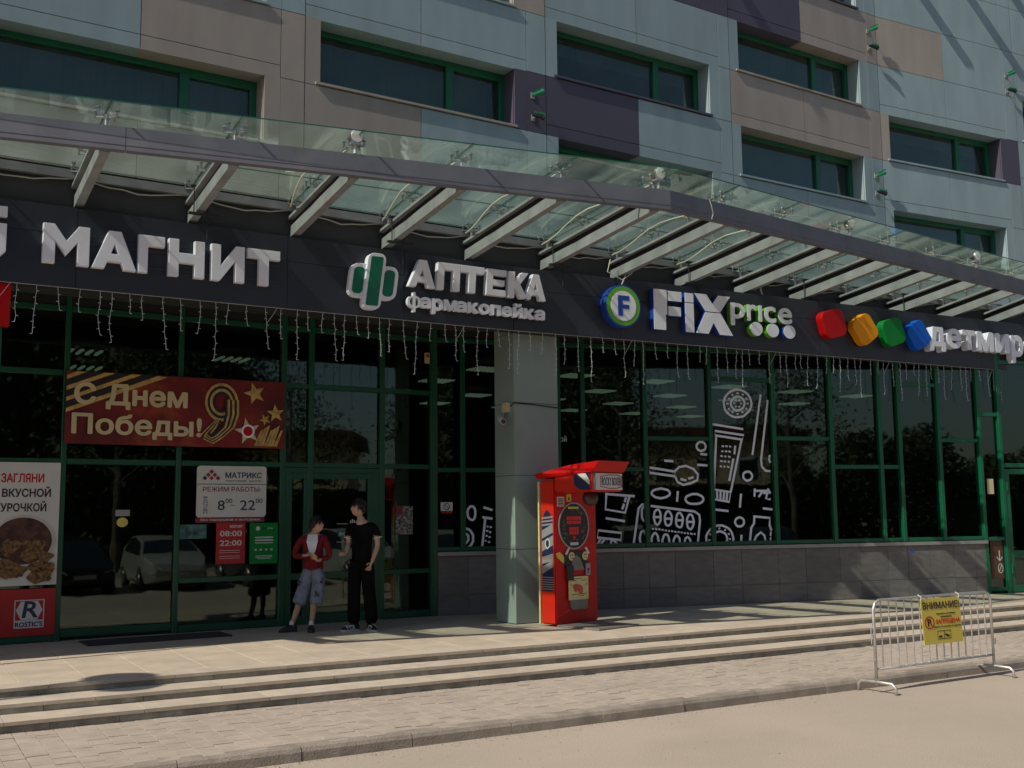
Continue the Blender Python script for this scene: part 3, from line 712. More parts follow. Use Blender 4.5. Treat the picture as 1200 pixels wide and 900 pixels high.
# metal stays lying on the glass
for a, b in (((4.75, 12.9, 6.02), (5.5, 11.9, 5.98)), ((8.0, 10.9, 6.18), (9.4, 10.75, 6.1))):
    m = MB(); m.tube([a, b], .016, 6); tag(m.build('metal_rod', 'chrome'), 'short metal rod lying on the canopy glass ' + ('over the left brown panels' if a[0] < 6 else 'beside the point of the canopy'), 'rod')
# floodlights on the front beam
for j, (x, lab) in enumerate(((5.0, 'floodlight on the left front beam of the canopy'), (9.0, 'floodlight at the point of the canopy beam'), (13.15, 'floodlight in the middle of the right canopy beam'), (16.9, 'floodlight near the right end of the canopy beam'))):
    y = front_y(x)+.02; t = thing('floodlight', 'round silver ' + lab, 'floodlight', (x, y, 5.83), 0, 'floodlights on the canopy beam')
    m = MB(); m.tube([(x, y, 5.83), (x, y, 5.95)], .02, 7); m.box(WORLD, x-.07, x+.07, y-.05, y+.05, 5.93, 5.945); m.build('bracket', 'steel', t)
    m = MB(); m.tube([(x, y-.05, 6.03), (x, y-.03, 6.03), (x, y+.07, 6.03)], [.085, .09, .055], 14); m.build('lamp_housing', 'chrome', t)
    m = MB(); m.tube([(x, y-.056, 6.03), (x, y-.0505, 6.03)], [.07, .075], 14); m.build('lens', 'lens', t)
# uplights on the facade, in pairs
def spot(F, s, z, lab, up):
    t = thing('facade_spotlight', lab, 'spotlight', F(s, 0, z), F.rot, 'green spotlights on the facade')
    m = MB(); m.box(F, s-.035, s+.035, 0.002, .012, z-.05, z+.05); m.tube([F(s, .01, z), F(s, .11, z)], .009, 6); m.build('bracket', 'steel', t)
    m = MB(); c0 = F(s+.02, .11, z); dr = (F.e*.9+F.n*.25+Vector((0, 0, .45 if up else -.15))).normalized()
    m.tube([c0-dr*.09, c0-dr*.02, c0+dr*.07, c0+dr*.10], [.022, .03, .036, .045], 10); m.build('lamp_body', 'black' if not up else 'spotgreen', t)
    m = MB(); m.tube([c0+dr*.1005, c0+dr*.108], .040, 12); m.build('lens', 'spotgreen', t)
    m = MB(); m.tube([c0-dr*.05+Vector((0, 0, .045)), c0+dr*.12+Vector((0, 0, .06))], .020, 4); m.build('visor', 'spotgreen', t)
for F, s, z, n_ in ((MP, 8.86, 8.03, 'on the violet pilaster'), (MP, 16.83, 11.0, 'on the brown pilaster at the top'), (MP, 16.84, 8.05, 'on the grey pilaster above the right canopy'), (RP, 3.72, 10.80, 'on the last pilaster at the right')):
    spot(F, s, z, 'upper of the two green spotlights %s' % n_, True); spot(F, s, z-.36, 'lower of the two green spotlights %s' % n_, False)

# ------------------------------------------------------------------ icicle light string under the fascia
ic = thing('icicle_lights', 'white icicle light strings hanging below the charcoal fascia in front of the shop windows', 'string lights', (8.4, 13.15, 4.3))
ri = random.Random(11)
def strand(F, s, L, y=False):
    m = MB(); pts = []; z = FB-.005; a = s; n = max(3, int(L/.07))
    for k in range(n+1):
        pts.append(F(a, -.03, z)); a += ri.uniform(-.014, .014); z -= L/n
    m.tube(pts, .0032, 4)
    if y: m.tube([F(s+.16, -.03, FB-.005), F(s+.09, -.03, FB-.12), F(s+.02, -.03, FB-.22)], .0032, 4)
    for k in range(1, n+1):
        p = pts[k]; sg = 1 if k % 2 else -1; m.tube([p, p+F.e*sg*.026+Vector((0, 0, ri.uniform(-.012, .012)))], .0038, 4)
    m.build('light_strand', 'strand', ic)
pat = [.62, .28, .32, .62, .45, .5, .68, .26, .26, .6, .42, .66, .3, .26, .6]
s = .6; k = 0
while s < 12.35: strand(FA, s, pat[k % 15]*ri.uniform(.85, 1.1), k % 15 == 9); s += ri.uniform(.13, .25); k += 1
s = .1
while s < 12.0: strand(FC, s, pat[k % 15]*ri.uniform(.85, 1.1), k % 15 == 9); s += ri.uniform(.12, .25); k += 1
m = MB(); m.tube([FA(.3, -.03, FB-.008), FA(12.4, -.03, FB-.008)], .004, 4); m.tube([FC(0, -.03, FB-.008), FC(12.2, -.03, FB-.008)], .004, 4); m.build('carrier_wire', 'strand', ic)

# ------------------------------------------------------------------ signs on the fascia
def poly_letter(ch, x0, x1, z0, z1):
    w_, h_ = x1-x0, z1-z0
    q = {'М': [[(0, 0), (0, 1), (.24, 1), (.5, .60), (.76, 1), (1, 1), (1, 0), (.74, 0), (.74, .58), (.5, .22), (.26, .58), (.26, 0)]],
         'А': [[(0, 0), (.36, 1), (.64, 1), (1, 0), (.72, 0), (.655, .19), (.345, .19), (.28, 0)], [(.42, .40), (.58, .40), (.5, .66)]],
         'Г': [[(0, 0), (0, 1), (1, 1), (1, .72), (.36, .72), (.36, 0)]],
         'Н': [[(0, 0), (0, 1), (.28, 1), (.28, .64), (.72, .64), (.72, 1), (1, 1), (1, 0), (.72, 0), (.72, .37), (.28, .37), (.28, 0)]],
         'И': [[(0, 0), (0, 1), (.28, 1), (.28, .42), (.74, 1), (1, 1), (1, 0), (.72, 0), (.72, .58), (.26, 0)]],
         'Т': [[(0, 1), (1, 1), (1, .74), (.65, .74), (.65, 0), (.35, 0), (.35, .74), (0, .74)]],
         'П': [[(0, 0), (0, 1), (1, 1), (1, 0), (.70, 0), (.70, .74), (.30, .74), (.30, 0)]],
         'Е': [[(0, 0), (0, 1), (1, 1), (1, .77), (.33, .77), (.33, .61), (.92, .61), (.92, .39), (.33, .39), (.33, .23), (1, .23), (1, 0)]],
         'К': [[(0, 0), (0, 1), (.32, 1), (.32, .64), (.66, 1), (1, 1), (.60, .54), (1, 0), (.64, 0), (.32, .40), (.32, 0)]]}[ch]
    return [[(x0+a*w_, z0+b*h_) for a, b in lp] for lp in q]
def letter(F, ch, x0, x1, z0, z1, d0, d1, parent, m='white', sl=0.0):
    lps = poly_letter(ch, x0, x1, z0, z1)
    if sl: lps = [[(a+(b-z0)*sl, b) for a, b in lp] for lp in lps]
    return curve_shape(F, lps, d0, d1, m, 'letter', parent, bev=.006)
sg = thing('shop_sign', 'large white letters МАГНИТ on the dark fascia above the left entrance', 'sign', FA(6, 0, 4.5), 0, None)
fx = lambda x: x+4
for ch, a, b in (('М', 1.915, 2.425), ('А', 2.455, 2.965), ('Г', 2.985, 3.295), ('Н', 3.345, 3.785), ('И', 3.870, 4.295), ('Т', 4.335, 4.765)):
    letter(FA, ch, fx(a), fx(b), 4.545, 5.01, .012, .10, sg)
m = MB(); m.box(FA, fx(1.9), fx(4.8), .002, .012, 4.83, 4.845); m.box(FA, fx(1.9), fx(4.8), .002, .012, 4.62, 4.632); m.build('mounting_rail', 'band', sg)
sg = thing('sign_emblem', 'white curved emblem cut off by the left edge beside the letters МАГНИТ', 'sign', FA(5.2, 0, 4.5))
curve_shape(FA, [[(fx(1.05), 5.02), (fx(1.05), 5.14), (fx(1.53), 5.14), (fx(1.53), 5.02)]], .012, .10, 'white', 'letter_top', sg, .006)
curve_shape(FA, [[(fx(1.0), 4.66), (fx(1.0), 4.94), (fx(1.12), 4.94), (fx(1.12), 4.70), (fx(1.2), 4.62), (fx(1.36), 4.62), (fx(1.42), 4.70), (fx(1.42), 4.94), (fx(1.53), 4.94), (fx(1.53), 4.62), (fx(1.44), 4.52), (fx(1.3), 4.47), (fx(1.14), 4.48), (fx(1.04), 4.55)]], .012, .10, 'white', 'letter_hook', sg, .006)
# pharmacy cross
sg = thing('pharmacy_emblem', 'green and white rounded cross emblem left of the letters АПТЕКА', 'sign', FA(fx(6.1), 0, 4.7))
skx = lambda pts, zc: [(x+(z-zc)*.13, z) for x, z in pts]
zc = 4.755
curve_shape(FA, [skx(rrect(fx(5.735), fx(6.455), zc-.235, zc+.245, .12), zc)], .012, .085, 'white', 'cross_base', sg, .006)
curve_shape(FA, [skx(rrect(fx(5.955), fx(6.225), zc-.385, zc+.40, .09), zc)], .012, .125, 'white', 'cross_bar', sg, .006)
curve_shape(FA, [skx(rrect(fx(6.0), fx(6.18), zc-.335, zc+.35, .02), zc)], .1255, .131, 'phgreen', 'green_bar', sg)
curve_shape(FA, [skx(rrect(fx(5.79), fx(5.945), zc-.18, zc+.19, .06), zc)], .0855, .090, 'phgreen', 'green_field', sg)
curve_shape(FA, [skx(rrect(fx(6.24), fx(6.40), zc-.18, zc+.19, .06), zc)], .0855, .090, 'phgreen', 'green_field', sg)
sg = thing('shop_sign', 'white pharmacy letters АПТЕКА with small фармакопейка below, left of the pillar', 'sign', FC(0, 0, 4.6))
FQ = Fr((-4, 13.18), (9.5, 13.14))                     # letters run on one straight rail across the bend
for ch, a, b in (('А', 6.585, 7.005), ('П', 7.03, 7.395), ('Т', 7.40, 7.79), ('Е', 7.83, 8.165), ('К', 8.205, 8.545), ('А', 8.49, 8.87)):
    letter(FQ, ch, fx(a), fx(b), 4.745, 5.135, .02, .11, sg, sl=.06)
for i_, ch in enumerate('фармакопейка'):
    a = 6.585+i_*.1915
    wd = .215 if ch in 'фм' else .18
    text('letter', FQ, ch, fx(a), fx(a)+wd, 4.46 if ch not in 'фр' else 4.39, 4.615 if ch not in 'фй' else 4.67, .02, .08, 'white', sg, .05 if ch != 'ф' else .012)
# round F emblem
sg = thing('round_emblem', 'round white, green and blue emblem with a letter F left of the letters FIX price', 'sign', FC(1.9, 0, 4.78))
c0 = 10.255-8.4
curve_shape(FC, [circ(c0, 4.785, .335, .335, 32)], .012, .16, 'fixblue', 'drum', sg, .006)
curve_shape(FC, [circ(c0, 4.785, .310, .310, 32)], .1605, .166, 'lime', 'green_ring', sg)
curve_shape(FC, [circ(c0, 4.785, .235, .235, 32)], .1665, .172, 'white', 'white_disc', sg)
m = MB()
for a0, a1, z0, z1 in ((-.105, -.02, -.16, .16), (-.012, .105, .085, .16), (-.012, .10, -.045, .02), (-.02, -.012, .09, .155), (-.02, -.012, -.04, .015)): m.box(FC, c0+a0, c0+a1, .1725, .177, 4.785+z0, 4.785+z1)
m.build('emblem_letter', 'fixblue', sg)
# FIX price
sg = thing('shop_sign', 'white and blue letters FIX with green rimmed price and three dots', 'sign', FC(3, 0, 4.7))
def fixp(pts):
    a = curve_shape(FC, [pts], .012, .11, 'fixblue', 'letter_body', sg)
    b = curve_shape(FC, [pts], .1105, .118, 'white', 'letter_face', sg)
zb, zt = 4.475, 5.125; fb = lambda x: x-8.4
fixp([(fb(10.87), zb), (fb(10.87), zt), (fb(11.13), zt), (fb(11.13), zb+.42), (fb(11.13), zb+.25), (fb(11.10), zb+.25), (fb(11.10), zb)])
fixp([(fb(11.155), zt-.17), (fb(11.155), zt-.01), (fb(11.42), zt-.01), (fb(11.42), zt-.17)])
fixp([(fb(11.155), zb+.24), (fb(11.155), zb+.39), (fb(11.40), zb+.39), (fb(11.40), zb+.24)])
fixp([(fb(11.49), zt-.16), (fb(11.49), zt-.01), (fb(11.66), zt-.01), (fb(11.66), zt-.16)])
fixp([(fb(11.49), zb), (fb(11.49), zt-.175), (fb(11.66), zt-.175), (fb(11.66), zb)])
fixp([(fb(11.90), zb+.37), (fb(11.68), zt), (fb(11.93), zt), (fb(12.05), zt-.15), (fb(12.17), zt), (fb(12.42), zt), (fb(12.20), zb+.37)])
fixp([(fb(11.90), zb+.355), (fb(11.70), zb), (fb(11.95), zb), (fb(12.06), zb+.19), (fb(12.19), zb), (fb(12.46), zb), (fb(12.21), zb+.355)])
xs = 12.43
for ch, wd, z0, z1 in (('p', .31, 4.66, 4.98), ('r', .20, 4.76, 4.98), ('ı', .07, 4.76, 4.98), ('c', .26, 4.76, 4.98), ('e', .31, 4.76, 4.98)):
    text('letter_body', FC, ch, fb(xs), fb(xs)+wd, z0, z1+.06, .012, .10, 'lime', sg, .03)
    text('letter_face', FC, ch, fb(xs), fb(xs)+wd, z0, z1+.06, .1005, .108, 'white', sg, .022); xs += wd+.05
for x, c_ in ((12.97, 'lime'), (13.33, 'lime'), (13.70, 'fixblue')):
    curve_shape(FC, [circ(fb(x), 4.63, .135, .12, 24)], .012, .11, c_, 'dot_body', sg)
    curve_shape(FC, [circ(fb(x), 4.63, .131, .116, 24)], .1105, .118, 'white', 'dot_face', sg)
# four coloured lozenges and the toy shop letters
FD = Fr((8.4, 13.2), (20.4, 12.40))
def sq(cx, cz, w_, h_, rot, m, lab):
    p = rrect(-w_/2, w_/2, -h_/2, h_/2, min(w_, h_)*.27, 5); c_, s_ = math.cos(rot), math.sin(rot)
    p = [(cx+(a*c_-b*s_)*1.08, cz+a*s_+b*c_) for a, b in p]
    o = curve_shape(FD, [p], .015, .17, m, 'sign_lozenge', None, .012); o.name = 'sign_lozenge'
    return tag(o, lab, 'sign', None)
sq(14.70-8.4, 4.845, .49, .49, .28, 'signred', 'red rounded square, first of the four on the fascia')
sq(15.46-8.4, 4.80, .47, .49, .62, 'orange', 'orange rounded square tilted between the red and green ones')
sq(16.17-8.4, 4.805, .48, .49, .35, 'sgreen', 'green rounded square between the orange and blue ones')
sq(16.82-8.4, 4.79, .46, .49, .58, 'blueb', 'blue rounded square touching the first letter of детмир')
sg = thing('shop_sign', 'thick white letters детмир at the right end of the fascia', 'sign', FC(9, 0, 4.7))
cx = [(17.10, .43), (17.57, .40), (18.00, .37), (18.41, .48), (18.94, .41), (19.40, .36)]
for (a, wd), ch in zip(cx, 'детмир'):
    z0 = 4.60 if ch not in 'др' else (4.52 if ch == 'д' else 4.42)
    text('letter', FC, ch, fb(a), fb(a)+wd, z0, 4.98, .015, .16, 'white', sg, .045)
text('letter', FC, 't', fb(19.95), fb(20.2), 4.55, 5.0, .015, .16, 'white', sg, .07)
# red box sign at the left edge under the fascia
t = thing('hanging_box_sign', 'plain red box sign hanging under the fascia at the left edge', 'sign', (1.2, 13.35, 4.0))
bx('sign_box', 'signred', t, WORLD, .65, 1.625, 13.30, 13.45, 3.80, 4.29); bx('sign_post', 'dgreen', t, WORLD, 1.50, 1.56, 13.36, 13.42, 0.0, 3.80)

# ------------------------------------------------------------------ banner, posters and boards on the left front
def face(name, m, parent, F, a, b, d, z0, z1, th=.004): return bx(name, m, parent, F, a, b, d, d+th, z0, z1)
bn = thing('holiday_banner', 'red holiday banner С Днем Победы! with striped ribbon and gold stars above the sliding door', 'banner', G(g(2.6), .1, 2.6))
BF = G; bs = g(2.60); be = g(5.668)
m = MB(); N = 24
for i_ in range(N):
    a0 = bs+(be-bs)*i_/N; a1 = bs+(be-bs)*(i_+1)/N
    d_ = lambda a: .15+.006*math.sin(a*7)+.004*math.sin(a*17)
    m.add([G(a0, d_(a0), 2.60), G(a1, d_(a1), 2.60), G(a1, d_(a1), 3.585), G(a0, d_(a0), 3.585)], [(0, 1, 2, 3)])
m.build('banner_sheet', 'banner', bn)
DB = .165
m = MB()
for k in range(4):
    z = 3.02+k*.15
    for o_, wd_ in ((0, .055),):
        p0 = (bs, z); L = (3.58-z)/.42
        m.prism(G, [(bs+.003, z), (bs+.003, z+wd_), (bs+min(1.3, (3.58-z-wd_)/.42), min(3.58, z+wd_+.42*1.3)), (bs+min(1.3+.1, (3.58-z)/.42), min(3.58, z+.42*1.3))], DB, DB+.001)
m.build('ribbon_stripes', 'gold', bn)
m = MB()
for k in range(3):
    z = 3.08+k*.15
    m.prism(G, [(bs+.003, z), (bs+.003, z+.075), (bs+min(1.3, (3.58-z-.075)/.42), 3.58), (bs+(3.58-z)/.42, 3.58)], DB+.001, DB+.0016)
m.build('dark_ribbon_stripes', 'black', bn)
text('lettering', G, 'С Днем', bs+.10, bs+1.62, 3.08, 3.44, DB+.002, DB+.008, 'cream', bn, .038)
text('lettering', G, 'Победы!', bs+.08, bs+1.83, 2.68, 3.02, DB+.002, DB+.008, 'cream', bn, .03)
m = MB(); m2 = MB(); cx_, cz_ = bs+2.13, 3.25
for q, (rr) in enumerate((.235, .197, .16, .122)):
    (m if q % 2 == 0 else m2).ribbon(G, circ(cx_-.02, 3.25, rr*.95, rr*1.1, 24)+[(cx_-.02+rr*.95, 3.25)], .040, DB+.003+q*.0004)
for q in range(6):
    o_ = q*.040
    pts = [(cx_+.215-o_*.85, 3.28), (cx_+.22-o_*.85, 3.08), (cx_+.16-o_*.75, 2.90), (cx_+.0-o_*.5, 2.75+o_*.2), (cx_-.14-o_*.1, 2.66+o_*.45), (cx_-.26+o_*.1, 2.72+o_*.5)]
    (m if q % 2 == 0 else m2).ribbon(G, pts, .038, DB+.005+q*.0004)
    (m if q % 2 == 0 else m2).ribbon(G, [(cx_-.33+o_, 2.75+o_*.3), (cx_-.20+o_*.6, 2.88), (cx_-.10+o_*.3, 2.98)], .024, DB+.008+q*.0003)
m.build('ribbon_nine', 'gold', bn); m2.build('ribbon_nine_dark', 'black', bn)
def star(F, cx, cz, r, d, m_, par, rot=0.0):
    m = MB(); c_ = F(cx, d+.012, cz); pts = []
    for k in range(10):
        rr = r if k % 2 == 0 else r*.42; a = math.pi/2+rot+k*math.pi/5; pts.append(F(cx+rr*math.cos(a), d, cz+rr*math.sin(a)))
    m.add([c_]+pts, [(0, 1+k, 1+(k+1) % 10) for k in range(10)]); return m.build('star', m_, par)
star(G, bs+2.60, 3.40, .17, DB+.004, 'gold', bn, .3); star(G, bs+2.92, 3.12, .14, DB+.004, 'gold', bn, .1); star(G, bs+2.76, 3.02, .09, DB+.004, 'gold', bn, .5)
star(G, bs+2.50, 2.84, .20, DB+.008, 'cream', bn, .2)
curve_shape(G, [circ(bs+2.50, 2.84, .10, None, 18), circ(bs+2.50, 2.84, .072, None, 18)], DB+.02, DB+.026, 'white', 'medal_ring', bn); curve_shape(G, [circ(bs+2.50, 2.84, .070, None, 16)], DB+.018, DB+.023, 'signred', 'medal_centre', bn)

m = MB()
for q in range(7):                                     # gold streaks sweeping below the stars
    a = bs+2.60+q*.050; m.prism(G, [(a, 2.63), (a+.045, 2.63), (a+.14, 2.88+.03*(q % 3)), (a+.10, 2.86+.03*(q % 3))], DB+.0022+q*.0002, DB+.0030+q*.0002)
m.build('gold_streaks', 'gold', bn)

# food poster at the left edge
t = thing('food_poster', 'tall white poster with a bucket of fried chicken and the words ЗАГЛЯНИ ЗА ВКУСНОЙ КУРОЧКОЙ', 'poster', G(g(2), .1, .7))
pa, pb = g(1.62), g(2.585)
bx('poster_sheet', 'wallw', t, G, pa, pb, .065, .075, .745, 2.345)
text('lettering', G, 'ЗАГЛЯНИ', pb-.72, pb-.20, 2.08, 2.20, .0755, .078, 'signred', t, .03)
text('lettering', G, 'ЗА ВКУСНОЙ', pb-.90, pb-.11, 1.89, 2.03, .0755, .078, 'black', t, .03)
text('lettering', G, 'КУРОЧКОЙ', pb-.78, pb-.16, 1.70, 1.84, .0755, .078, 'black', t, .03)
curve_shape(G, [circ(pb-.42, 1.32, .395, .34, 32)], .076, .080, 'bucket', 'bucket_rim', t)
curve_shape(G, [circ(pb-.43, 1.32, .355, .305, 32)], .0805, .083, 'bucketin', 'bucket_inside', t)
rf = random.Random(5)
for k in range(26):
    cx_ = pb-.90+rf.random()*.80; cz_ = .86+rf.random()*.26; m = MB(); rr = rf.uniform(.08, .14)
    if k < 11: cx_ = pb-.64+rf.random()*.42; cz_ = 1.14+rf.random()*.16; rr = rf.uniform(.06, .10)
    if cx_ < pa+.15: cx_ = pa+.15
    if cx_ > pb-.16: cx_ = pb-.16
    pl = [(cx_+rr*(1+.25*math.sin(3*a_+k))*math.cos(a_)*1.0, cz_+rr*.75*(1+.2*math.sin(4*a_+k))*math.sin(a_)) for a_ in [2*math.pi*i_/16 for i_ in range(16)]]
    m.prism(G, pl, .084+k*.0006, .0845+k*.0006); m.build('chicken_piece', 'chicken', t)
t = thing('brand_board', 'red board with a white hexagon letter R and ROSTIC\'S below the food poster', 'sign', G(g(2), .1, .1))
bx('board', 'dred', t, G, pa, pb, .065, .072, .10, .70)
ra, rb = g(2.09), g(2.45); rz0, rz1 = .20, .56
curve_shape(G, [[(ra, rz0), (ra, rz1), (rb, rz1), (rb, rz0)], [(ra+.012, rz0+.10), (rb-.012, rz0+.10), (rb-.012, rz1-.012), (ra+.012, rz1-.012)]], .0725, .076, 'wallw', 'logo_border', t)
hm_ = (rz0+.10+rz1)/2
curve_shape(G, [[(ra+.02, hm_), (ra+.08, rz1-.02), (rb-.08, rz1-.02), (rb-.02, hm_), (rb-.08, rz0+.105), (ra+.08, rz0+.105)]], .0725, .076, 'wallw', 'logo_hexagon', t)
text('logo_letter', G, 'R', ra+.09, rb-.08, hm_-.10, hm_+.11, .0765, .079, 'navy', t, .02, .15)
text('lettering', G, "ROSTIC'S", ra+.015, rb-.015, rz0+.015, rz0+.08, .0765, .079, 'navy', t, .03)

# opening hours board
t = thing('hours_board', 'white opening hours board МАТРИКС РЕЖИМ РАБОТЫ 8 00 - 22 00 with a maroon foot', 'sign', G(g(4.9), .1, 1.5))
ha, hb = g(4.405), g(5.43)
curve_shape(G, [rrect(ha, hb, 1.60, 2.335, .045)], .065, .072, 'wallw', 'board', t); bx('foot_strip', 'maroon', t, G, ha-.005, hb-.02, .065, .0705, 1.525, 1.597)
H = hb-ha
def rhomb(cx, cz, r, m_): curve_shape(G, [[(cx-r, cz), (cx, cz+r), (cx+r, cz), (cx, cz-r)]], .0725, .0755, m_, 'logo_tile', t)
for cx_, cz_, m_ in ((.20, 2.25, 'maroon'), (.155, 2.205, 'maroon'), (.245, 2.205, 'dred'), (.11, 2.16, 'navy'), (.20, 2.16, 'dred'), (.29, 2.16, 'maroon')): rhomb(ha+cx_*H*1.02, cz_, .034, m_)
text('lettering', G, 'МАТРИКС', ha+.40*H, ha+.93*H, 2.16, 2.245, .0725, .0755, 'navy', t, .025)
text('lettering', G, 'торговый  центр', ha+.40*H, ha+.93*H, 2.105, 2.135, .0725, .0755, 'black', t, .005)
bx('rule', 'navy', t, G, ha+.003, hb-.003, .0725, .0745, 2.068, 2.078)
text('lettering', G, 'РЕЖИМ РАБОТЫ:', ha+.09*H, ha+.92*H, 1.965, 2.035, .0725, .0755, 'maroon', t, .008)
text('lettering', G, '8', ha+.30*H, ha+.40*H, 1.70, 1.84, .0725, .0755, 'navy', t, .005); text('lettering', G, '22', ha+.62*H, ha+.84*H, 1.70, 1.84, .0725, .0755, 'navy', t, .005)
text('lettering', G, '00', ha+.41*H, ha+.505*H, 1.80, 1.865, .0725, .0755, 'navy', t, .0); text('lettering', G, '00', ha+.85*H, ha+.945*H, 1.80, 1.865, .0725, .0755, 'navy', t, .0)
bx('dash', 'navy', t, G, ha+.48*H, ha+.54*H, .0725, .0745, 1.765, 1.775)
for k in range(7): text('lettering', G, 'ПВСЧПСВ'[k], ha+.10*H, ha+.155*H, 1.655+k*.036, 1.68+k*.036, .0725, .0755, 'navy', t, .01)
text('lettering', G, 'без перерывов и выходных', ha+.06*H, ha+.92*H, 1.54, 1.583, .071, .0735, 'wallw', t, .012)
t = thing('hours_sheet', 'dark red sheet 08:00 22:00 under the left half of the opening hours board', 'sign', G(g(4.9), .1, .9))
bx('sheet', 'dred', t, G, g(4.70), g(5.125), .065, .069, .935, 1.52)
text('lettering', G, '08:00', g(4.755), g(5.075), 1.325, 1.405, .0695, .072, 'wallw', t, .02); text('lettering', G, '22:00', g(4.755), g(5.075), 1.19, 1.27, .0695, .072, 'wallw', t, .02)
text('lettering', G, 'магнит', g(4.90), g(5.09), 1.445, 1.485, .0695, .072, 'wallw', t, .02)
m = MB(); 
for z in (1.12, 1.09, 1.04, 1.01): m.box(G, g(4.75), g(5.05), .0695, .071, z, z+.006)
m.build('fine_print', 'wallw', t)
t = thing('hours_sheet', 'bright green sheet under the right half of the opening hours board', 'sign', G(g(5.4), .1, .9))
bx('sheet', 'sgreen', t, G, g(5.195), g(5.62), .065, .069, .92, 1.51)
curve_shape(G, [circ(g(5.315), 1.43, .032, None, 16)], .0695, .072, 'wallw', 'round_logo', t); text('lettering', G, 'FIX', g(5.37), g(5.45), 1.405, 1.455, .0695, .072, 'navy', t, .02); text('lettering', G, 'price', g(5.46), g(5.54), 1.41, 1.45, .0695, .072, 'wallw', t, .0)
m = MB()
for z, a, b, h_ in ((1.29, .08, .35, .02), (1.25, .08, .35, .02), (1.215, .08, .35, .012), (1.03, .09, .34, .008), (1.01, .09, .34, .008), (.99, .12, .32, .008)): m.box(G, g(5.195)+a, g(5.195)+b, .0695, .071, z, z+h_)
for k in range(4): m.box(G, g(5.27)+k*.08, g(5.30)+k*.08, .0695, .071, 1.11, 1.135)
m.build('fine_print', 'wallw', t)
tag(bx('window_card', 'teal', None, G, g(4.20), g(4.58), .005, .009, 1.30, 1.50), 'blurred teal card behind the glass left of the dark red hours sheet', 'poster')
t = thing('door_sticker', 'round yellow sticker under a small pale card on the dark sliding door', 'sticker', G(g(3.4), .05, 1.5))
curve_shape(G, [circ(g(3.415), 1.545, .075, .065, 22)], .002, .006, 'yellow', 'yellow_disc', t); bx('pale_card', 'alu', t, G, g(3.32), g(3.51), .002, .005, 1.63, 1.715)
tag(bx('door_mat', 'mat', None, WORLD, 2.85, 4.7, 14.55, 15.15, .001, .018), 'dark rubber mat on the platform in front of the sliding door', 'mat')
t = thing('photo_poster', 'small grey photo poster on the dark glass right of the two men', 'poster', G(g(7.7), .05, 1.3))
bx('poster_sheet', 'photo', t, G, g(7.575), g(7.88), .002, .006, 1.30, 1.745); bx('corner_label', 'maroon', t, G, g(7.575), g(7.70), .0065, .008, 1.61, 1.745)
t = thing('door_hours_plate', 'teal hours plate with white pharmacy emblem on the glass of the door', 'sign', G(g(6.8), .05, 1.2))
bx('plate', 'phgreen', t, G, g(6.60), g(6.96), .002, .005, 1.28, 1.37); text('lettering', G, '8:00 - 21', g(6.62), g(6.94), 1.30, 1.35, .0055, .007, 'wallw', t, .01)
m = MB()
for k, (dz0, dz1) in enumerate(((1.43, 1.53), (1.41, 1.55), (1.43, 1.53))): m.box(G, g(6.80)+k*.03, g(6.82)+k*.03, .002, .005, dz0, dz1)
m.build('emblem', 'wallw', t)
bx('emblem_line', 'wallw', t, G, g(6.58), g(6.76), .002, .004, 1.475, 1.482); bx('emblem_line', 'wallw', t, G, g(6.58), g(6.96), .002, .004, 1.20, 1.206)
t = thing('no_smoking_sign', 'small white no smoking sticker with a red foot left of the pillar', 'sign', W(.2, .05, 1.6))
bx('sticker', 'wallw', t, W, .10, .30, .002, .005, 1.66, 1.80); bx('red_foot', 'signred', t, W, .11, .29, .002, .005, 1.62, 1.652)
curve_shape(W, [circ(.20, 1.73, .055, None, 16), circ(.20, 1.73, .042, None, 16)], .0055, .0075, 'black', 'ring', t)
m = MB(); m.ribbon(W, [(.165, 1.765), (.235, 1.695)], .012, .0058); m.build('bar', 'black', t)
t = thing('alarm_box', 'small pale alarm box with a red lens under the fascia left of the pillar', 'box', G(g(8.1), .07, 4.1)); bx('case', 'cream', t, G, g(8.06), g(8.14), .063, .10, 4.05, 4.22); bx('red_lens', 'signred', t, G, g(8.075), g(8.125), .1005, .108, 4.15, 4.195)
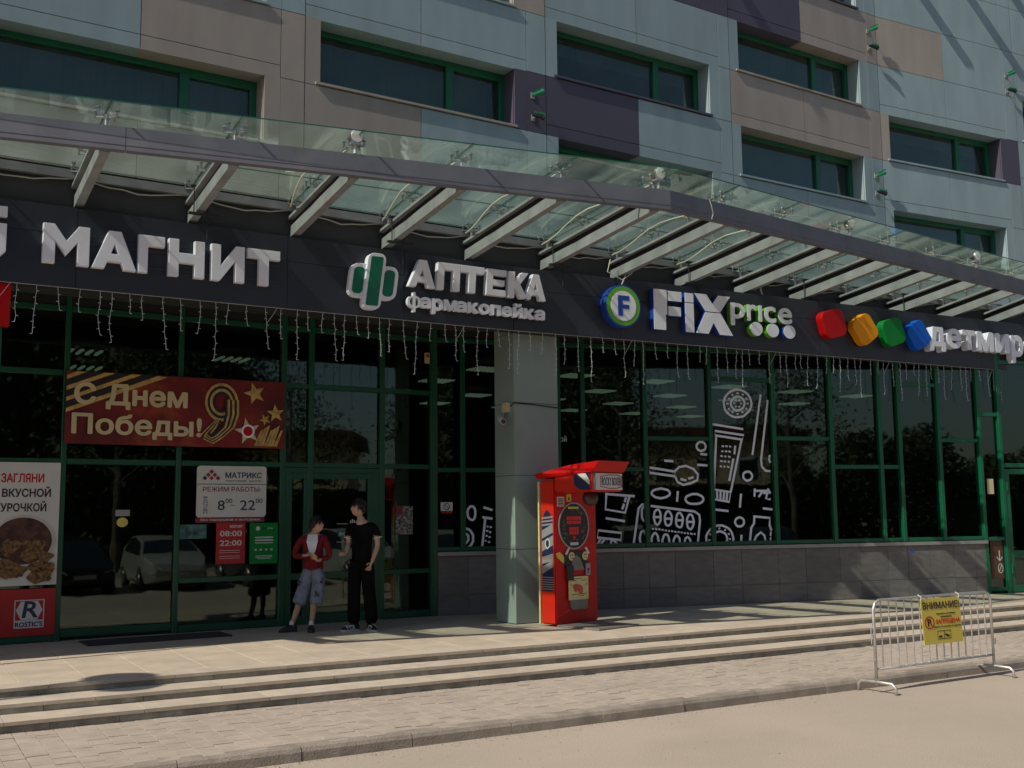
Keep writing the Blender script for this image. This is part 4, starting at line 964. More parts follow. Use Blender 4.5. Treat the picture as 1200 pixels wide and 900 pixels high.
# lettering and line art on the right windows
tag(text('window_lettering', W, 'ой', 2.17, 2.29, 2.80, 2.90, .002, .004, 'wallw', None, .02), 'small white letters ой on the glass right of the pillar', 'lettering')
ART = json.loads('''[[[5.84,3.52],[5.83,3.47],[5.8,3.41],[5.77,3.37],[5.72,3.33],[5.67,3.29],[5.61,3.28],[5.55,3.27],[5.49,3.27],[5.43,3.29],[5.38,3.32],[5.33,3.36],[5.3,3.4],[5.29,3.46],[5.28,3.51],[5.29,3.57],[5.31,3.62],[5.35,3.67],[5.39,3.71],[5.45,3.74],[5.51,3.76],[5.57,3.77],[5.63,3.76],[5.69,3.74],[5.74,3.71],[5.78,3.68],[5.81,3.63],[5.83,3.58],[5.84,3.52]],[[5.7,3.52],[5.69,3.48],[5.66,3.44],[5.62,3.41],[5.58,3.4],[5.53,3.39],[5.48,3.41],[5.45,3.44],[5.43,3.47],[5.42,3.51],[5.43,3.56],[5.46,3.59],[5.49,3.62],[5.54,3.64],[5.59,3.64],[5.63,3.63],[5.67,3.6],[5.69,3.56],[5.7,3.52]],[[5.75,3.52],[5.77,3.52]],[[5.72,3.43],[5.74,3.43]],[[5.64,3.36],[5.66,3.36]],[[5.54,3.33],[5.56,3.33]],[[5.44,3.36],[5.46,3.36]],[[5.37,3.42],[5.39,3.42]],[[5.34,3.51],[5.37,3.51]],[[5.38,3.6],[5.4,3.6]],[[5.45,3.67],[5.47,3.67]],[[5.55,3.7],[5.58,3.7]],[[5.66,3.68],[5.68,3.68]],[[5.73,3.61],[5.75,3.61]],[[5.62,3.52],[5.64,3.52]],[[5.58,3.46],[5.6,3.46]],[[5.51,3.46],[5.53,3.46]],[[5.48,3.52],[5.5,3.52]],[[5.51,3.57],[5.54,3.57]],[[5.58,3.57],[5.61,3.57]],[[5.03,3.14],[5.64,3.06]],[[5.09,3.02],[5.66,2.95],[5.63,2.87],[5.09,2.94],[5.09,3.02]],[[5.11,2.94],[5.03,2.0]],[[5.61,2.86],[5.36,1.95]],[[5.03,1.99],[5.36,1.94],[5.32,1.77],[5.02,1.82],[5.03,1.99]],[[5.09,1.96],[5.09,1.82]],[[5.16,1.95],[5.15,1.81]],[[5.23,1.94],[5.21,1.8]],[[5.29,1.93],[5.27,1.79]],[[5.48,2.75],[5.46,2.62]],[[5.43,2.52],[5.34,2.15]],[[5.03,1.64],[5.29,1.61]],[[6.03,3.68],[5.82,2.61]],[[6.17,3.58],[5.99,2.52],[6.0,2.39],[6.07,2.32],[6.16,2.31]],[[6.17,2.59],[6.15,2.53],[6.17,2.47]],[[5.56,1.9],[5.53,1.68]],[[5.54,1.18],[5.53,1.05]],[[5.84,1.99],[5.83,1.87]],[[5.86,1.96],[6.13,1.96]],[[5.92,1.86],[6.0,1.96]],[[6.11,1.99],[6.06,1.82],[6.14,1.81]],[[6.02,1.92],[6.15,1.93]],[[6.0,1.65],[6.17,1.63]],[[5.81,1.51],[6.12,1.48],[6.11,1.35],[6.14,1.27]],[[5.81,1.51],[5.8,1.39],[5.74,1.31],[5.7,1.05]],[[5.77,1.05],[5.84,1.17],[5.93,1.23],[6.0,1.17],[6.02,1.04]],[[6.13,1.23],[6.12,1.17]],[[6.12,1.13],[6.11,1.06]],[[4.8,2.61],[4.91,2.6]],[[4.73,2.42],[4.91,2.41]],[[4.1,2.49],[4.25,2.48]],[[3.81,2.37],[4.29,2.3],[4.28,2.22],[3.81,2.28],[3.81,2.37]],[[4.29,2.31],[4.37,2.38],[4.5,2.4],[4.64,2.35],[4.73,2.25],[4.71,2.15],[4.58,2.1],[4.44,2.07],[4.33,2.12],[4.29,2.21]],[[4.4,2.17],[4.49,2.15]],[[4.55,2.18],[4.63,2.2]],[[4.33,1.95],[4.31,1.79]],[[3.47,1.06],[3.52,1.33],[3.58,1.67],[3.65,1.74],[3.73,1.74]],[[3.82,1.71],[4.64,1.61],[4.73,1.55],[4.74,1.45],[4.68,1.04]],[[2.98,1.92],[3.5,1.88]],[[2.99,1.91],[2.97,1.66],[3.33,1.6],[3.42,1.89]],[[3.35,1.85],[3.33,1.79]],[[3.31,1.74],[3.28,1.67]],[[2.98,1.51],[3.31,1.46]],[[2.83,1.31],[3.25,1.26],[3.24,1.14],[2.81,1.19],[2.83,1.31]],[[2.94,1.16],[2.86,1.06]],[[2.87,1.17],[2.8,1.06]],[[3.1,1.15],[3.19,1.05]],[[3.07,1.14],[3.04,1.06]],[[5.8,2.22],[5.79,2.2],[5.78,2.18],[5.76,2.16],[5.73,2.15],[5.7,2.14],[5.67,2.15],[5.65,2.16],[5.63,2.18],[5.62,2.2],[5.62,2.22],[5.62,2.25],[5.63,2.27],[5.66,2.29],[5.68,2.3],[5.71,2.3],[5.74,2.3],[5.76,2.29],[5.78,2.27],[5.79,2.25],[5.8,2.22]],[[5.6,1.42],[5.6,1.39],[5.58,1.37],[5.56,1.35],[5.54,1.34],[5.51,1.34],[5.48,1.34],[5.46,1.35],[5.44,1.37],[5.43,1.39],[5.42,1.42],[5.43,1.44],[5.44,1.46],[5.46,1.48],[5.49,1.49],[5.52,1.5],[5.54,1.49],[5.57,1.48],[5.59,1.46],[5.6,1.44],[5.6,1.42]],[[4.9,2.74],[4.89,2.72],[4.88,2.69],[4.86,2.68],[4.83,2.67],[4.8,2.66],[4.78,2.67],[4.75,2.68],[4.74,2.69],[4.72,2.72],[4.72,2.74],[4.72,2.77],[4.74,2.79],[4.76,2.81],[4.78,2.82],[4.81,2.82],[4.84,2.82],[4.86,2.81],[4.88,2.79],[4.89,2.77],[4.9,2.74]],[[4.87,1.04],[4.85,1.08],[4.85,1.13],[4.85,1.18],[4.87,1.22],[4.9,1.26],[4.93,1.29],[4.97,1.32],[5.02,1.34],[5.07,1.36],[5.12,1.36],[5.17,1.36],[5.22,1.34],[5.27,1.32],[5.31,1.29],[5.34,1.25],[5.36,1.21],[5.37,1.17],[5.38,1.12],[5.37,1.07],[5.35,1.03]],[[4.98,1.06],[4.97,1.1],[4.97,1.14],[4.98,1.18],[5.0,1.21],[5.03,1.24],[5.07,1.25],[5.12,1.26],[5.16,1.25],[5.2,1.23],[5.23,1.21],[5.25,1.17],[5.26,1.13],[5.25,1.1],[5.24,1.06]],[[4.9,1.11],[4.92,1.11]],[[4.92,1.21],[4.94,1.21]],[[5.0,1.28],[5.02,1.28]],[[5.1,1.31],[5.12,1.31]],[[5.21,1.28],[5.23,1.28]],[[5.28,1.21],[5.3,1.21]],[[5.3,1.12],[5.32,1.12]],[[5.22,2.75],[5.25,2.75]],[[5.29,2.75],[5.32,2.75]],[[5.37,2.75],[5.39,2.74]],[[5.21,2.66],[5.23,2.66]],[[5.28,2.66],[5.31,2.66]],[[5.35,2.66],[5.38,2.65]],[[5.19,2.58],[5.22,2.57]],[[5.27,2.57],[5.29,2.57]],[[5.34,2.57],[5.37,2.56]],[[5.18,2.49],[5.21,2.48]],[[5.25,2.48],[5.28,2.48]],[[5.33,2.48],[5.35,2.47]],[[5.17,2.4],[5.19,2.39]],[[5.24,2.39],[5.26,2.39]],[[5.31,2.39],[5.34,2.38]],[[4.18,1.93],[4.17,1.9],[4.14,1.88],[4.1,1.86],[4.06,1.85],[4.0,1.84],[3.95,1.85],[3.9,1.86],[3.87,1.88],[3.84,1.9],[3.83,1.93],[3.84,1.95],[3.87,1.98],[3.91,1.99],[3.96,2.0],[4.01,2.01],[4.06,2.0],[4.11,1.99],[4.14,1.98],[4.17,1.95],[4.18,1.93]],[[4.82,1.82],[4.81,1.79],[4.79,1.77],[4.75,1.75],[4.7,1.74],[4.64,1.74],[4.59,1.74],[4.54,1.75],[4.5,1.77],[4.48,1.8],[4.47,1.82],[4.48,1.85],[4.51,1.88],[4.55,1.89],[4.6,1.91],[4.65,1.91],[4.7,1.91],[4.75,1.89],[4.79,1.87],[4.81,1.85],[4.82,1.82]],[[3.99,1.52],[3.99,1.47],[3.97,1.43],[3.95,1.4],[3.92,1.39],[3.9,1.4],[3.88,1.43],[3.87,1.47],[3.86,1.52],[3.87,1.57],[3.88,1.61],[3.91,1.64],[3.93,1.65],[3.96,1.64],[3.98,1.61],[3.99,1.57],[3.99,1.52]],[[3.88,1.52],[3.98,1.52]],[[4.2,1.49],[4.19,1.44],[4.18,1.4],[4.15,1.38],[4.13,1.37],[4.1,1.38],[4.08,1.4],[4.07,1.45],[4.07,1.49],[4.07,1.54],[4.09,1.58],[4.11,1.61],[4.14,1.62],[4.16,1.61],[4.18,1.58],[4.2,1.54],[4.2,1.49]],[[4.08,1.49],[4.18,1.49]],[[4.41,1.46],[4.4,1.41],[4.39,1.37],[4.37,1.34],[4.34,1.34],[4.32,1.35],[4.29,1.37],[4.28,1.42],[4.28,1.46],[4.29,1.51],[4.3,1.55],[4.32,1.58],[4.35,1.59],[4.37,1.58],[4.39,1.55],[4.41,1.51],[4.41,1.46]],[[4.29,1.46],[4.39,1.46]],[[4.62,1.43],[4.61,1.38],[4.59,1.34],[4.57,1.31],[4.55,1.3],[4.52,1.32],[4.5,1.34],[4.49,1.39],[4.49,1.43],[4.49,1.48],[4.51,1.52],[4.53,1.55],[4.56,1.56],[4.58,1.55],[4.6,1.52],[4.61,1.48],[4.62,1.43]],[[4.5,1.43],[4.6,1.43]],[[3.81,1.11],[3.81,1.16],[3.82,1.19],[3.84,1.22],[3.85,1.24],[3.88,1.25],[3.9,1.24],[3.91,1.22],[3.93,1.19],[3.93,1.15],[3.94,1.11]],[[4.01,1.09],[4.01,1.13],[4.03,1.17],[4.04,1.2],[4.06,1.22],[4.08,1.22],[4.1,1.22],[4.12,1.2],[4.13,1.17],[4.14,1.13],[4.14,1.08]],[[4.21,1.06],[4.22,1.1],[4.23,1.14],[4.25,1.17],[4.26,1.19],[4.29,1.2],[4.3,1.19],[4.32,1.17],[4.34,1.14],[4.34,1.1],[4.35,1.06]],[[4.42,1.03],[4.43,1.08],[4.44,1.11],[4.45,1.15],[4.47,1.16],[4.49,1.17],[4.51,1.16],[4.53,1.14],[4.54,1.11],[4.55,1.07],[4.55,1.03]],[[3.68,1.46],[3.66,1.47],[3.65,1.49],[3.64,1.52],[3.64,1.56],[3.64,1.6],[3.64,1.64],[3.65,1.67],[3.67,1.69],[3.68,1.7],[3.7,1.69],[3.71,1.67],[3.72,1.64]],[[3.6,1.1],[3.59,1.14],[3.59,1.18],[3.6,1.21],[3.61,1.25],[3.62,1.27],[3.64,1.28],[3.66,1.29],[3.68,1.28],[3.69,1.25],[3.7,1.22]],[[3.83,1.32],[3.85,1.32]],[[3.89,1.32],[3.91,1.31]],[[3.95,1.31],[3.97,1.31]],[[4.01,1.3],[4.03,1.3]],[[4.07,1.29],[4.09,1.29]],[[4.13,1.28],[4.15,1.28]],[[4.19,1.28],[4.21,1.27]],[[4.25,1.27],[4.27,1.26]],[[4.31,1.26],[4.33,1.26]],[[4.37,1.25],[4.39,1.25]],[[4.43,1.24],[4.45,1.24]],[[4.49,1.24],[4.51,1.23]],[[4.55,1.23],[4.58,1.22]],[[4.62,1.22],[4.64,1.22]],[[0.68,1.62],[0.68,1.59],[0.67,1.55],[0.66,1.53],[0.64,1.51],[0.62,1.51],[0.6,1.52],[0.58,1.53],[0.56,1.56],[0.55,1.59],[0.55,1.62],[0.55,1.66],[0.56,1.69],[0.58,1.71],[0.6,1.73],[0.62,1.73],[0.64,1.73],[0.66,1.71],[0.67,1.69],[0.68,1.66],[0.68,1.62]],[[0.83,1.71],[0.96,1.67]],[[0.81,1.55],[0.96,1.53]],[[0.85,1.54],[0.79,1.06]],[[0.49,1.38],[0.53,1.37],[0.57,1.36],[0.6,1.33],[0.62,1.3],[0.64,1.26],[0.64,1.22],[0.64,1.17],[0.62,1.13],[0.6,1.1],[0.57,1.08],[0.53,1.06],[0.49,1.05]],[[0.49,1.3],[0.52,1.29],[0.55,1.27],[0.56,1.25],[0.56,1.22],[0.56,1.19],[0.54,1.16],[0.52,1.14],[0.49,1.14]],[[0.88,1.4],[0.89,1.4]],[[0.93,1.39],[0.95,1.39]],[[0.87,1.33],[0.89,1.33]],[[0.92,1.31],[0.94,1.31]],[[0.86,1.25],[0.88,1.25]],[[0.91,1.23],[0.93,1.23]],[[0.85,1.17],[0.86,1.17]],[[0.9,1.15],[0.92,1.15]]]''')
groups = {'left': [], 'mid': [], 'tall': [], 'cup': []}
for i_, st in enumerate(ART):
    a = sum(p[0] for p in st)/len(st); k = 'left' if a < 1.5 else ('cup' if a < 3.68 else ('mid' if a < 4.96 else 'tall'))
    k2 = MB(); groups[k].append(k2)
    k2.ribbon(W, [tuple(p) for p in st], .040 if len(st) > 2 or abs(st[0][0]-st[1][0])+abs(st[0][1]-st[1][1]) > .08 else .030, .002+.0001*(i_ % 12), .0008)
for k, lab in (('left', 'white line drawings of a ring and a bottle on the glass left of the pillar'), ('cup', 'white line drawings of a cup and a scale on the glass behind the boxing machine'),
               ('mid', 'white line drawings of a spoon and a pill pack on the shop window'), ('tall', 'white line drawings of a cream tube, round box and bottle on the tall window')):
    if not groups[k]: continue
    t = thing('window_graphic', lab, 'window graphic', groups[k][0].v[0])
    for q in groups[k]: q.build('drawn_line', 'white', t)
# small things at the right door
tag(bx('notice_sheet', 'cream', None, W, 10.88, 11.03, .002, .005, 1.88, 2.17), 'small beige notice on the narrow pane left of the right doors', 'notice')
t = thing('glass_sticker', 'brown glass panel with a white arrow and a round white sign beside the right doors', 'sign', W(11, .05, .3))
bx('brown_film', mat('brown film', (.10, .045, .03), .3), t, W, 10.86, 11.15, .002, .004, .28, 1.0)
m = MB(); m.ribbon(W, [(11.06, .80), (11.06, .62)], .022, .0045); m.ribbon(W, [(11.0, .68), (11.06, .61), (11.12, .68)], .02, .0052); m.build('arrow', 'wallw', t)
m = MB(); m.ribbon(W, circ(11.07, .47, .055, .085, 16)+[(11.125, .47)], .014, .0045); m.ribbon(W, [(11.03, .40), (11.10, .54)], .014, .005); m.build('round_mark', 'wallw', t)
t = tag(text('chalk_mark', W, '4-', 8.98, 9.12, .80, .86, .06, .062, 'blueb', None, .01), 'small pale blue scribble on the grey wall tiles', 'mark')

# ------------------------------------------------------------------ camera on the pillar
PF = Fr((8.55, 14.0), (8.55, 13.45))
t = thing('security_camera', 'white security camera on the left side of the pillar', 'camera', (8.55, 13.7, 3.05))
bx('junction_box', 'cream', t, PF, .30, .44, .001, .06, 3.12, 3.26)
m = MB(); m.tube([(8.50, 13.66, 3.12), (8.47, 13.66, 3.02), (8.40, 13.6, 2.98)], .012, 6); m.build('arm', 'steel', t)
m = MB(); m.tube([(8.47, 13.72, 3.03), (8.36, 13.45, 2.96)], .045, 10); m.build('camera_body', 'wallw', t)
m = MB(); m.tube([(8.36, 13.45, 2.96), (8.355, 13.437, 2.957)], .036, 10); m.build('lens', 'black', t)
m = MB(); m.tube([(8.545, 13.55, 3.20), (8.54, 13.44, 3.245), (8.9, 13.435, 3.232), (9.36, 13.435, 3.20)], .009, 5); m.build('cable', 'seam_shade', t)

# ------------------------------------------------------------------ boxing machine
ang = math.atan2(13.035-12.80, 9.701-8.80)*.80
A = Fr((8.80, 12.80), (8.80+math.cos(ang), 12.80+math.sin(ang)))     # front face, s 0...90
bxm = thing('boxing_machine', 'tall red punch bag arcade machine with round window standing beside the pillar', 'arcade machine', (9.2, 12.9, 0), A.rot)
WM = .90
m = MB(); m.box(A, 0, WM, -.27, 0, .03, 2.08); body = m.build('cabinet', 'red', bxm, bevel=.012)
bx('side_panel', 'redorange', bxm, A, -.006, -.001, -.262, -.008, .05, 2.06)
bx('gold_edge', 'paleyellow', bxm, A, -.030, -.0065, -.300, -.2725, .03, 2.06)
SD = Fr(A(0, -.27, 0).xy, A(0, 0, 0).xy)              # left side, s from the back to the front
m = MB(); m.prism(SD, [(.025, .50), (.025, 1.45), (.07, 1.60), (.13, 1.66), (.20, 1.60), (.245, 1.45), (.245, .50)], .0065, .008); m.build('side_graphic', 'navy', bxm)
m = MB()
for z0, z1, t_ in ((1.52, 1.545, .02), (1.47, 1.495, .02), (1.42, 1.445, .02), (1.24, 1.36, .09), (1.06, 1.20, .09), (.88, .98, .05), (.74, .84, .1)):
    m.prism(SD, [(.026, z0), (.026, z1), (.244, z1+t_), (.244, z0+t_)], .0085, .0095)
for k in range(6): m.box(SD, .026, .244, .0085, .0092, .52+k*.033, .532+k*.033)
m.build('side_stripes', 'alu', bxm)
m = MB(); m.prism(SD, [(.09, 1.13), (.09, 1.21), (.135, 1.25), (.18, 1.21), (.18, 1.13), (.135, 1.09)], .0097, .0107); m.build('side_badge', 'wallw', bxm)
m = MB(); m.prism(SD, [(.105, 1.14), (.105, 1.205), (.135, 1.23), (.165, 1.205), (.165, 1.14), (.135, 1.11)], .0108, .0115); m.build('side_badge_mark', 'navy', bxm)
# round window
cx_ = .40; cz_ = 1.42
curve_shape(A, [circ(cx_, cz_, .325, .34, 36), circ(cx_, cz_, .305, .32, 36)], .001, .016, 'alu', 'window_ring', bxm)
curve_shape(A, [circ(cx_, cz_, .304, .319, 36)], .001, .004, 'black', 'window_back', bxm)
rb = random.Random(9); m = MB()
for k in range(26):
    a_ = rb.random()*6.28; rr = .2+.08*rb.random(); q = (cx_+rr*math.cos(a_), cz_+rr*math.sin(a_)*1.05); r_ = rb.uniform(.02, .05)
    m.prism(A, [(q[0]+r_*rb.uniform(.5, 1)*math.cos(b), q[1]+r_*rb.uniform(.5, 1)*math.sin(b)) for b in (0, 1, 2, 3, 4.2, 5.2)], .0045+k*.0001, .0052+k*.0001)
m.build('window_pattern', mat('grey print', (.10, .09, .08), .5, var=.6, scale=20), bxm)
m = MB()
for r_, (z, n_) in enumerate(((1.555, 6), (1.495, 6), (1.40, 4), (1.345, 4), (1.27, 1))):
    for c_ in range(n_): m.box(A, cx_-.026*n_+c_*.052+.004, cx_-.026*n_+c_*.052+.048, .008, .012, z-.05, z)
m.build('score_display', mat('red led display', (.5, .01, .01), .4, emit=((1, .02, .01), .05)), bxm)
bx('window_label', 'yellow', bxm, A, cx_-.12, cx_+.10, .008, .011, 1.665, 1.695); bx('window_label', 'wallw', bxm, A, cx_-.08, cx_+.09, .008, .011, 1.14, 1.18)
bx('sticker', 'wallw', bxm, A, .06, .21, .001, .003, 1.70, 1.84); 
m = MB()
for k in range(5): m.box(A, .075, .195, .0035, .004, 1.715+k*.022, 1.727+k*.022)
m.build('sticker_print', 'black', bxm)
bx('sticker', 'yellow', bxm, A, .26, .36, .001, .003, 1.77, 1.88); m = MB(); m.prism(A, [(.285, 1.795), (.31, 1.85), (.335, 1.795)], .0035, .0045); m.build('sticker_mark', 'black', bxm)
# lower part of the front
curve_shape(A, [rrect(.19, .68, .80, 1.06, .05)], .001, .01, 'black', 'coin_recess', bxm)
curve_shape(A, [[(.30, .78), (.36, .94), (.44, 1.0), (.52, .94), (.60, .78)]], .011, .018, 'plate', 'glove_holder', bxm)
m = MB(); m.prism(A, [(.02, 1.03), (.10, 1.05), (.22, .95), (.24, .90), (.17, .89), (.05, .97)], .0015, .0035); m.build('oval_sticker', 'yellow', bxm)
for c_ in (.34, .63):
    curve_shape(A, [circ(c_, .98, .062, .062, 18)], .0105, .014, 'paleyellow', 'round_sticker', bxm); m = MB(); m.box(A, c_-.03, c_-.01, .0145, .016, .99, 1.01); m.box(A, c_+.01, c_+.03, .0145, .016, .99, 1.01); m.box(A, c_-.02, c_+.03, .0145, .016, .95, .96); m.build('sticker_print', 'black', bxm)
for c_, s_ in ((.25, 1), (.68, -1)):
    m = MB(); m.prism(A, [(c_-.05*s_, 1.02), (c_+.02*s_, 1.11), (c_+.06*s_, 1.10), (c_-.01*s_, 1.0)], .0105, .013); m.build('tape_strip', 'wallw', bxm)
bx('coin_box', 'black', bxm, A, .22, .34, .01, .05, .64, .85); bx('card_slot', 'alu', bxm, A, .63, .72, .01, .03, .70, .87); m = MB(); m.box(A, .655, .695, .031, .034, .77, .80); m.box(A, .67, .68, .031, .034, .72, .80); m.build('slot_mark', 'black', bxm)
curve_shape(A, [[(.27, .48), (.30, .25), (.33, .22), (.60, .22), (.64, .25), (.66, .48)]], .001, .03, 'plate', 'coin_tray', bxm)
bx('notice', 'paleyellow', bxm, A, .24, .66, .032, .036, .36, .69)
m = MB(); m.prism(A, [(.40+.07*math.cos(a_)*(1+.2*math.sin(3*a_)), .53+.07*math.sin(a_)*(1+.2*math.cos(2*a_))) for a_ in [i_*.52 for i_ in range(12)]], .0365, .038); m.prism(A, [(.49+.05*math.cos(a_), .50+.07*math.sin(a_)) for a_ in [i_*.52 for i_ in range(12)]], .0385, .040); m.build('notice_picture', mat('red print', (.5, .06, .04), .5, var=.3), bxm)
m = MB(); 
for z, a, b in ((.655, .36, .52), (.63, .33, .40), (.435, .30, .62), (.41, .45, .56), (.63, .52, .62), (.57, .28, .31), (.57, .60, .63)): m.box(A, a, b, .0365, .0375, z, z+.008)
m.build('notice_print', 'black', bxm)
m = MB(); m.ribbon(A, [(.03, .13), (.15, .19), (.30, .225), (.48, .235), (.60, .235), (.75, .22)], .012, .002, .004); m.build('curved_trim', 'redorange', bxm)
# head with the bag, reaching out over the player
hd = MB(); hd.box(A, 0.0, WM*.74, .001, .72, 1.90, 2.17); head = hd.build('head', 'redorange', bxm, bevel=.02)
m = MB(); m.add([A(-.04, -.30, 2.10), A(WM+.01, -.30, 2.10), A(WM*.76, .74, 2.175), A(-.01, .74, 2.175), A(-.06, -.34, 2.17), A(WM+.02, -.34, 2.17), A(WM*.80, .82, 2.325), A(.02, .86, 2.325), A(.05, .30, 2.29), A(WM*.95, .30, 2.29)],
     [(0, 1, 2, 3), (3, 2, 6, 7), (2, 1, 5, 9, 6), (1, 0, 4, 5), (0, 3, 7, 8, 4), (4, 8, 9, 5), (8, 7, 6, 9)]); m.build('roof_visor', 'red', bxm)
HF = Fr(A(0, .72, 0).xy, A(.7, .72, 0).xy)
bx('front_panel', 'wallw', bxm, HF, .06, WM*.74-.005, .001, .006, 1.925, 2.155)
bx('light_strip', 'navy', bxm, HF, .065, .08, .007, .009, 1.925, 2.155)
x0, x1 = .19, WM*.74-.012; zc_ = 2.04
curve_shape(HF, [[(x0, zc_-.075), (x0, zc_+.075), (x0+.17, zc_+.10), (x1-.12, zc_+.10), (x1, zc_+.075), (x1, zc_-.075), (x1-.12, zc_-.10), (x0+.17, zc_-.10)], [(x0+.013, zc_-.066), (x0+.17, zc_-.088), (x1-.12, zc_-.088), (x1-.013, zc_-.066), (x1-.013, zc_+.066), (x1-.12, zc_+.088), (x0+.17, zc_+.088), (x0+.013, zc_+.066)]], .0065, .009, 'dred', 'logo_border', bxm)
text('lettering', HF, 'ROCKY BOXER', x0+.03, x1-.02, zc_-.055, zc_+.06, .0065, .010, 'navy', bxm, .0)
SH = Fr(A(0, .001, 0).xy, A(0, .72, 0).xy)            # left side of the head
m = MB(); m.prism(SH, [(.40, 2.16), (.40, 2.0), (.50, 1.93), (.70, 1.92), (.70, 2.16)], .003, .006); m.build('head_stripe', 'navy', bxm)
m = MB(); m.prism(SH, [(.46, 2.155), (.62, 2.155), (.698, 2.06), (.698, 1.99)], .0065, .009); m.build('head_stripe_white', 'wallw', bxm)
m = MB(); c_ = A(.40, .34, 1.915)
for st in range(1):
    rings = [(0.0, .03), (-.02, .10), (-.06, .135), (-.12, .14), (-.18, .11), (-.21, .04)]
m.tube([c_+Vector((0, 0, .10))]+[c_+Vector((0, 0, z)) for z, r_ in rings], [.03]+[r_*.85 for z, r_ in rings], 16); bag = m.build('punch_bag', mat('brown leather', (.06, .03, .02), .4), bxm, smooth=True)
m = MB(); m.cbox(A, .02, WM-.02, .002, .80, .004, .028); m.build('base_plate', 'plate', bxm)

# ------------------------------------------------------------------ crowd barrier
K = Fr((9.865, 8.13), (11.985, 8.12))
br = thing('crowd_barrier', 'steel crowd barrier standing on the road beside the kerb with a yellow notice', 'barrier', K(1.06, 0, ROAD))
Lk = 2.12; zt = .60; zb2 = -.15
pts = [K(0, 0, -.32), K(0, 0, zt-.10), K(.03, 0, zt-.03), K(.10, 0, zt), K(Lk-.10, 0, zt), K(Lk-.03, 0, zt-.03), K(Lk, 0, zt-.10), K(Lk, 0, -.32)]
m = MB(); m.tube(pts, .017, 8); m.build('outer_frame', 'steel', br, smooth=True)
m = MB(); m.tube([K(0.0, 0, zb2), K(Lk, 0, zb2)], .014, 8); m.build('bottom_rail', 'steel', br, smooth=True)
n_ = 15
m = MB(); m.tube([(0, 0, zb2), (0, 0, zt)], .0085, 6); b0 = m.build('bar', 'steel', br); b0.data.transform(Matrix.Translation(abs_m(br).translation))
for k in range(n_):
    o = b0 if k == 0 else inst(b0, 'bar', br); p = K(.125+k*(Lk-.25)/(n_-1), 0, 0); o.location = Vector((p.x, p.y, 0))-br.location
for s in (0.0, Lk-.0):
    m = MB(); q = s
    m.tube([K(q-.02, -.24, ROAD), K(q-.02, -.235, ROAD+.08), K(q-.01, -.20, ROAD+.115), K(q, 0, ROAD+.12), K(q+.01, .20, ROAD+.115), K(q+.02, .235, ROAD+.08), K(q+.02, .24, ROAD)], .017, 8)
    m.build('foot', 'steel', br, smooth=True)
for s, z, dx in ((0, .30, -.05), (0, .22, -.05), (Lk, -.02, .05), (0, -.05, -.03)):
    m = MB(); m.tube([K(s, 0, z), K(s+dx, 0, z), K(s+dx, 0, z-.09 if s == 0 else z+.06)], .007, 6); m.build('hook', 'steel', br)
KS = Fr(K(.775, .022, 0).xy, K(1.495, .022, 0).xy)
ns = thing('parking_notice', 'yellow notice ВНИМАНИЕ! ЗАПРЕЩЕНА tied to the crowd barrier', 'sign', KS(.35, 0, .06))
sh = .075   # it hangs askew
def ks(a, z): return (a+(.60-z)*sh, z-a*.0)
def kbox(name, m_, a0, a1, z0, z1, d=0.001, th=.003):
    mb_ = MB(); mb_.prism(KS, [ks(a0, z0), ks(a1, z0), ks(a1, z1), ks(a0, z1)], d, d+th); return mb_.build(name, m_, ns)
kbox('sheet', 'yellow', .0, .71, .055, .575, .0, .005)
def ktext(t_, a0, a1, z0, z1, m_, bold=.02):
    mb_ = MB(); fat_text(mb_, KS, t_, a0+(.60-z0)*sh, a1+(.60-z0)*sh, z0, z1, .0055, .008, bold, -sh); mb_.build('lettering', m_, ns)
ktext('ВНИМАНИЕ!', .03, .69, .455, .535, 'black', .016); ktext('Парковка, остановка', .26, .60, .385, .405, 'black', .005); ktext('автомобилей', .33, .53, .352, .370, 'black', .005)
ktext('ЗАПРЕЩЕНА', .235, .68, .275, .335, 'signred', .014); ktext('Ближе 10 метров от здания', .19, .69, .238, .258, 'black', .005)
curve_shape(KS, [circ(.045+.10, .305, .085, .072, 24), circ(.045+.10, .305, .072, .060, 24)], .0055, .008, 'signred', 'ring', ns); ktext('P', .09, .155, .262, .345, 'black', .03)
m = MB(); m.ribbon(KS, [(.09, .355), (.20, .255)], .011, .0085); m.build('slash', 'signred', ns)
m = MB(); fr_ = [(.28, .11), (.28, .20), (.52, .20), (.52, .11), (.28, .11)]; m.ribbon(KS, fr_, .006, .0056); m.ribbon(KS, [(.40, .11), (.40, .20)], .006, .0064)
m.prism(KS, [(.30, .125), (.30, .145), (.36, .15), (.36, .125)], .0072, .0085); m.prism(KS, [(.41, .155), (.43, .165), (.50, .145), (.50, .130), (.45, .13)], .0072, .0085); m.build('tow_truck_pictogram', 'black', ns)
for a in (.015, .70):
    m = MB(); m.tube([KS(a, .002, .55), KS(a, .01, .60), KS(a, -.03, .625), KS(a, -.04, .58)], .005, 5); m.build('cable_tie', 'wallw', ns)

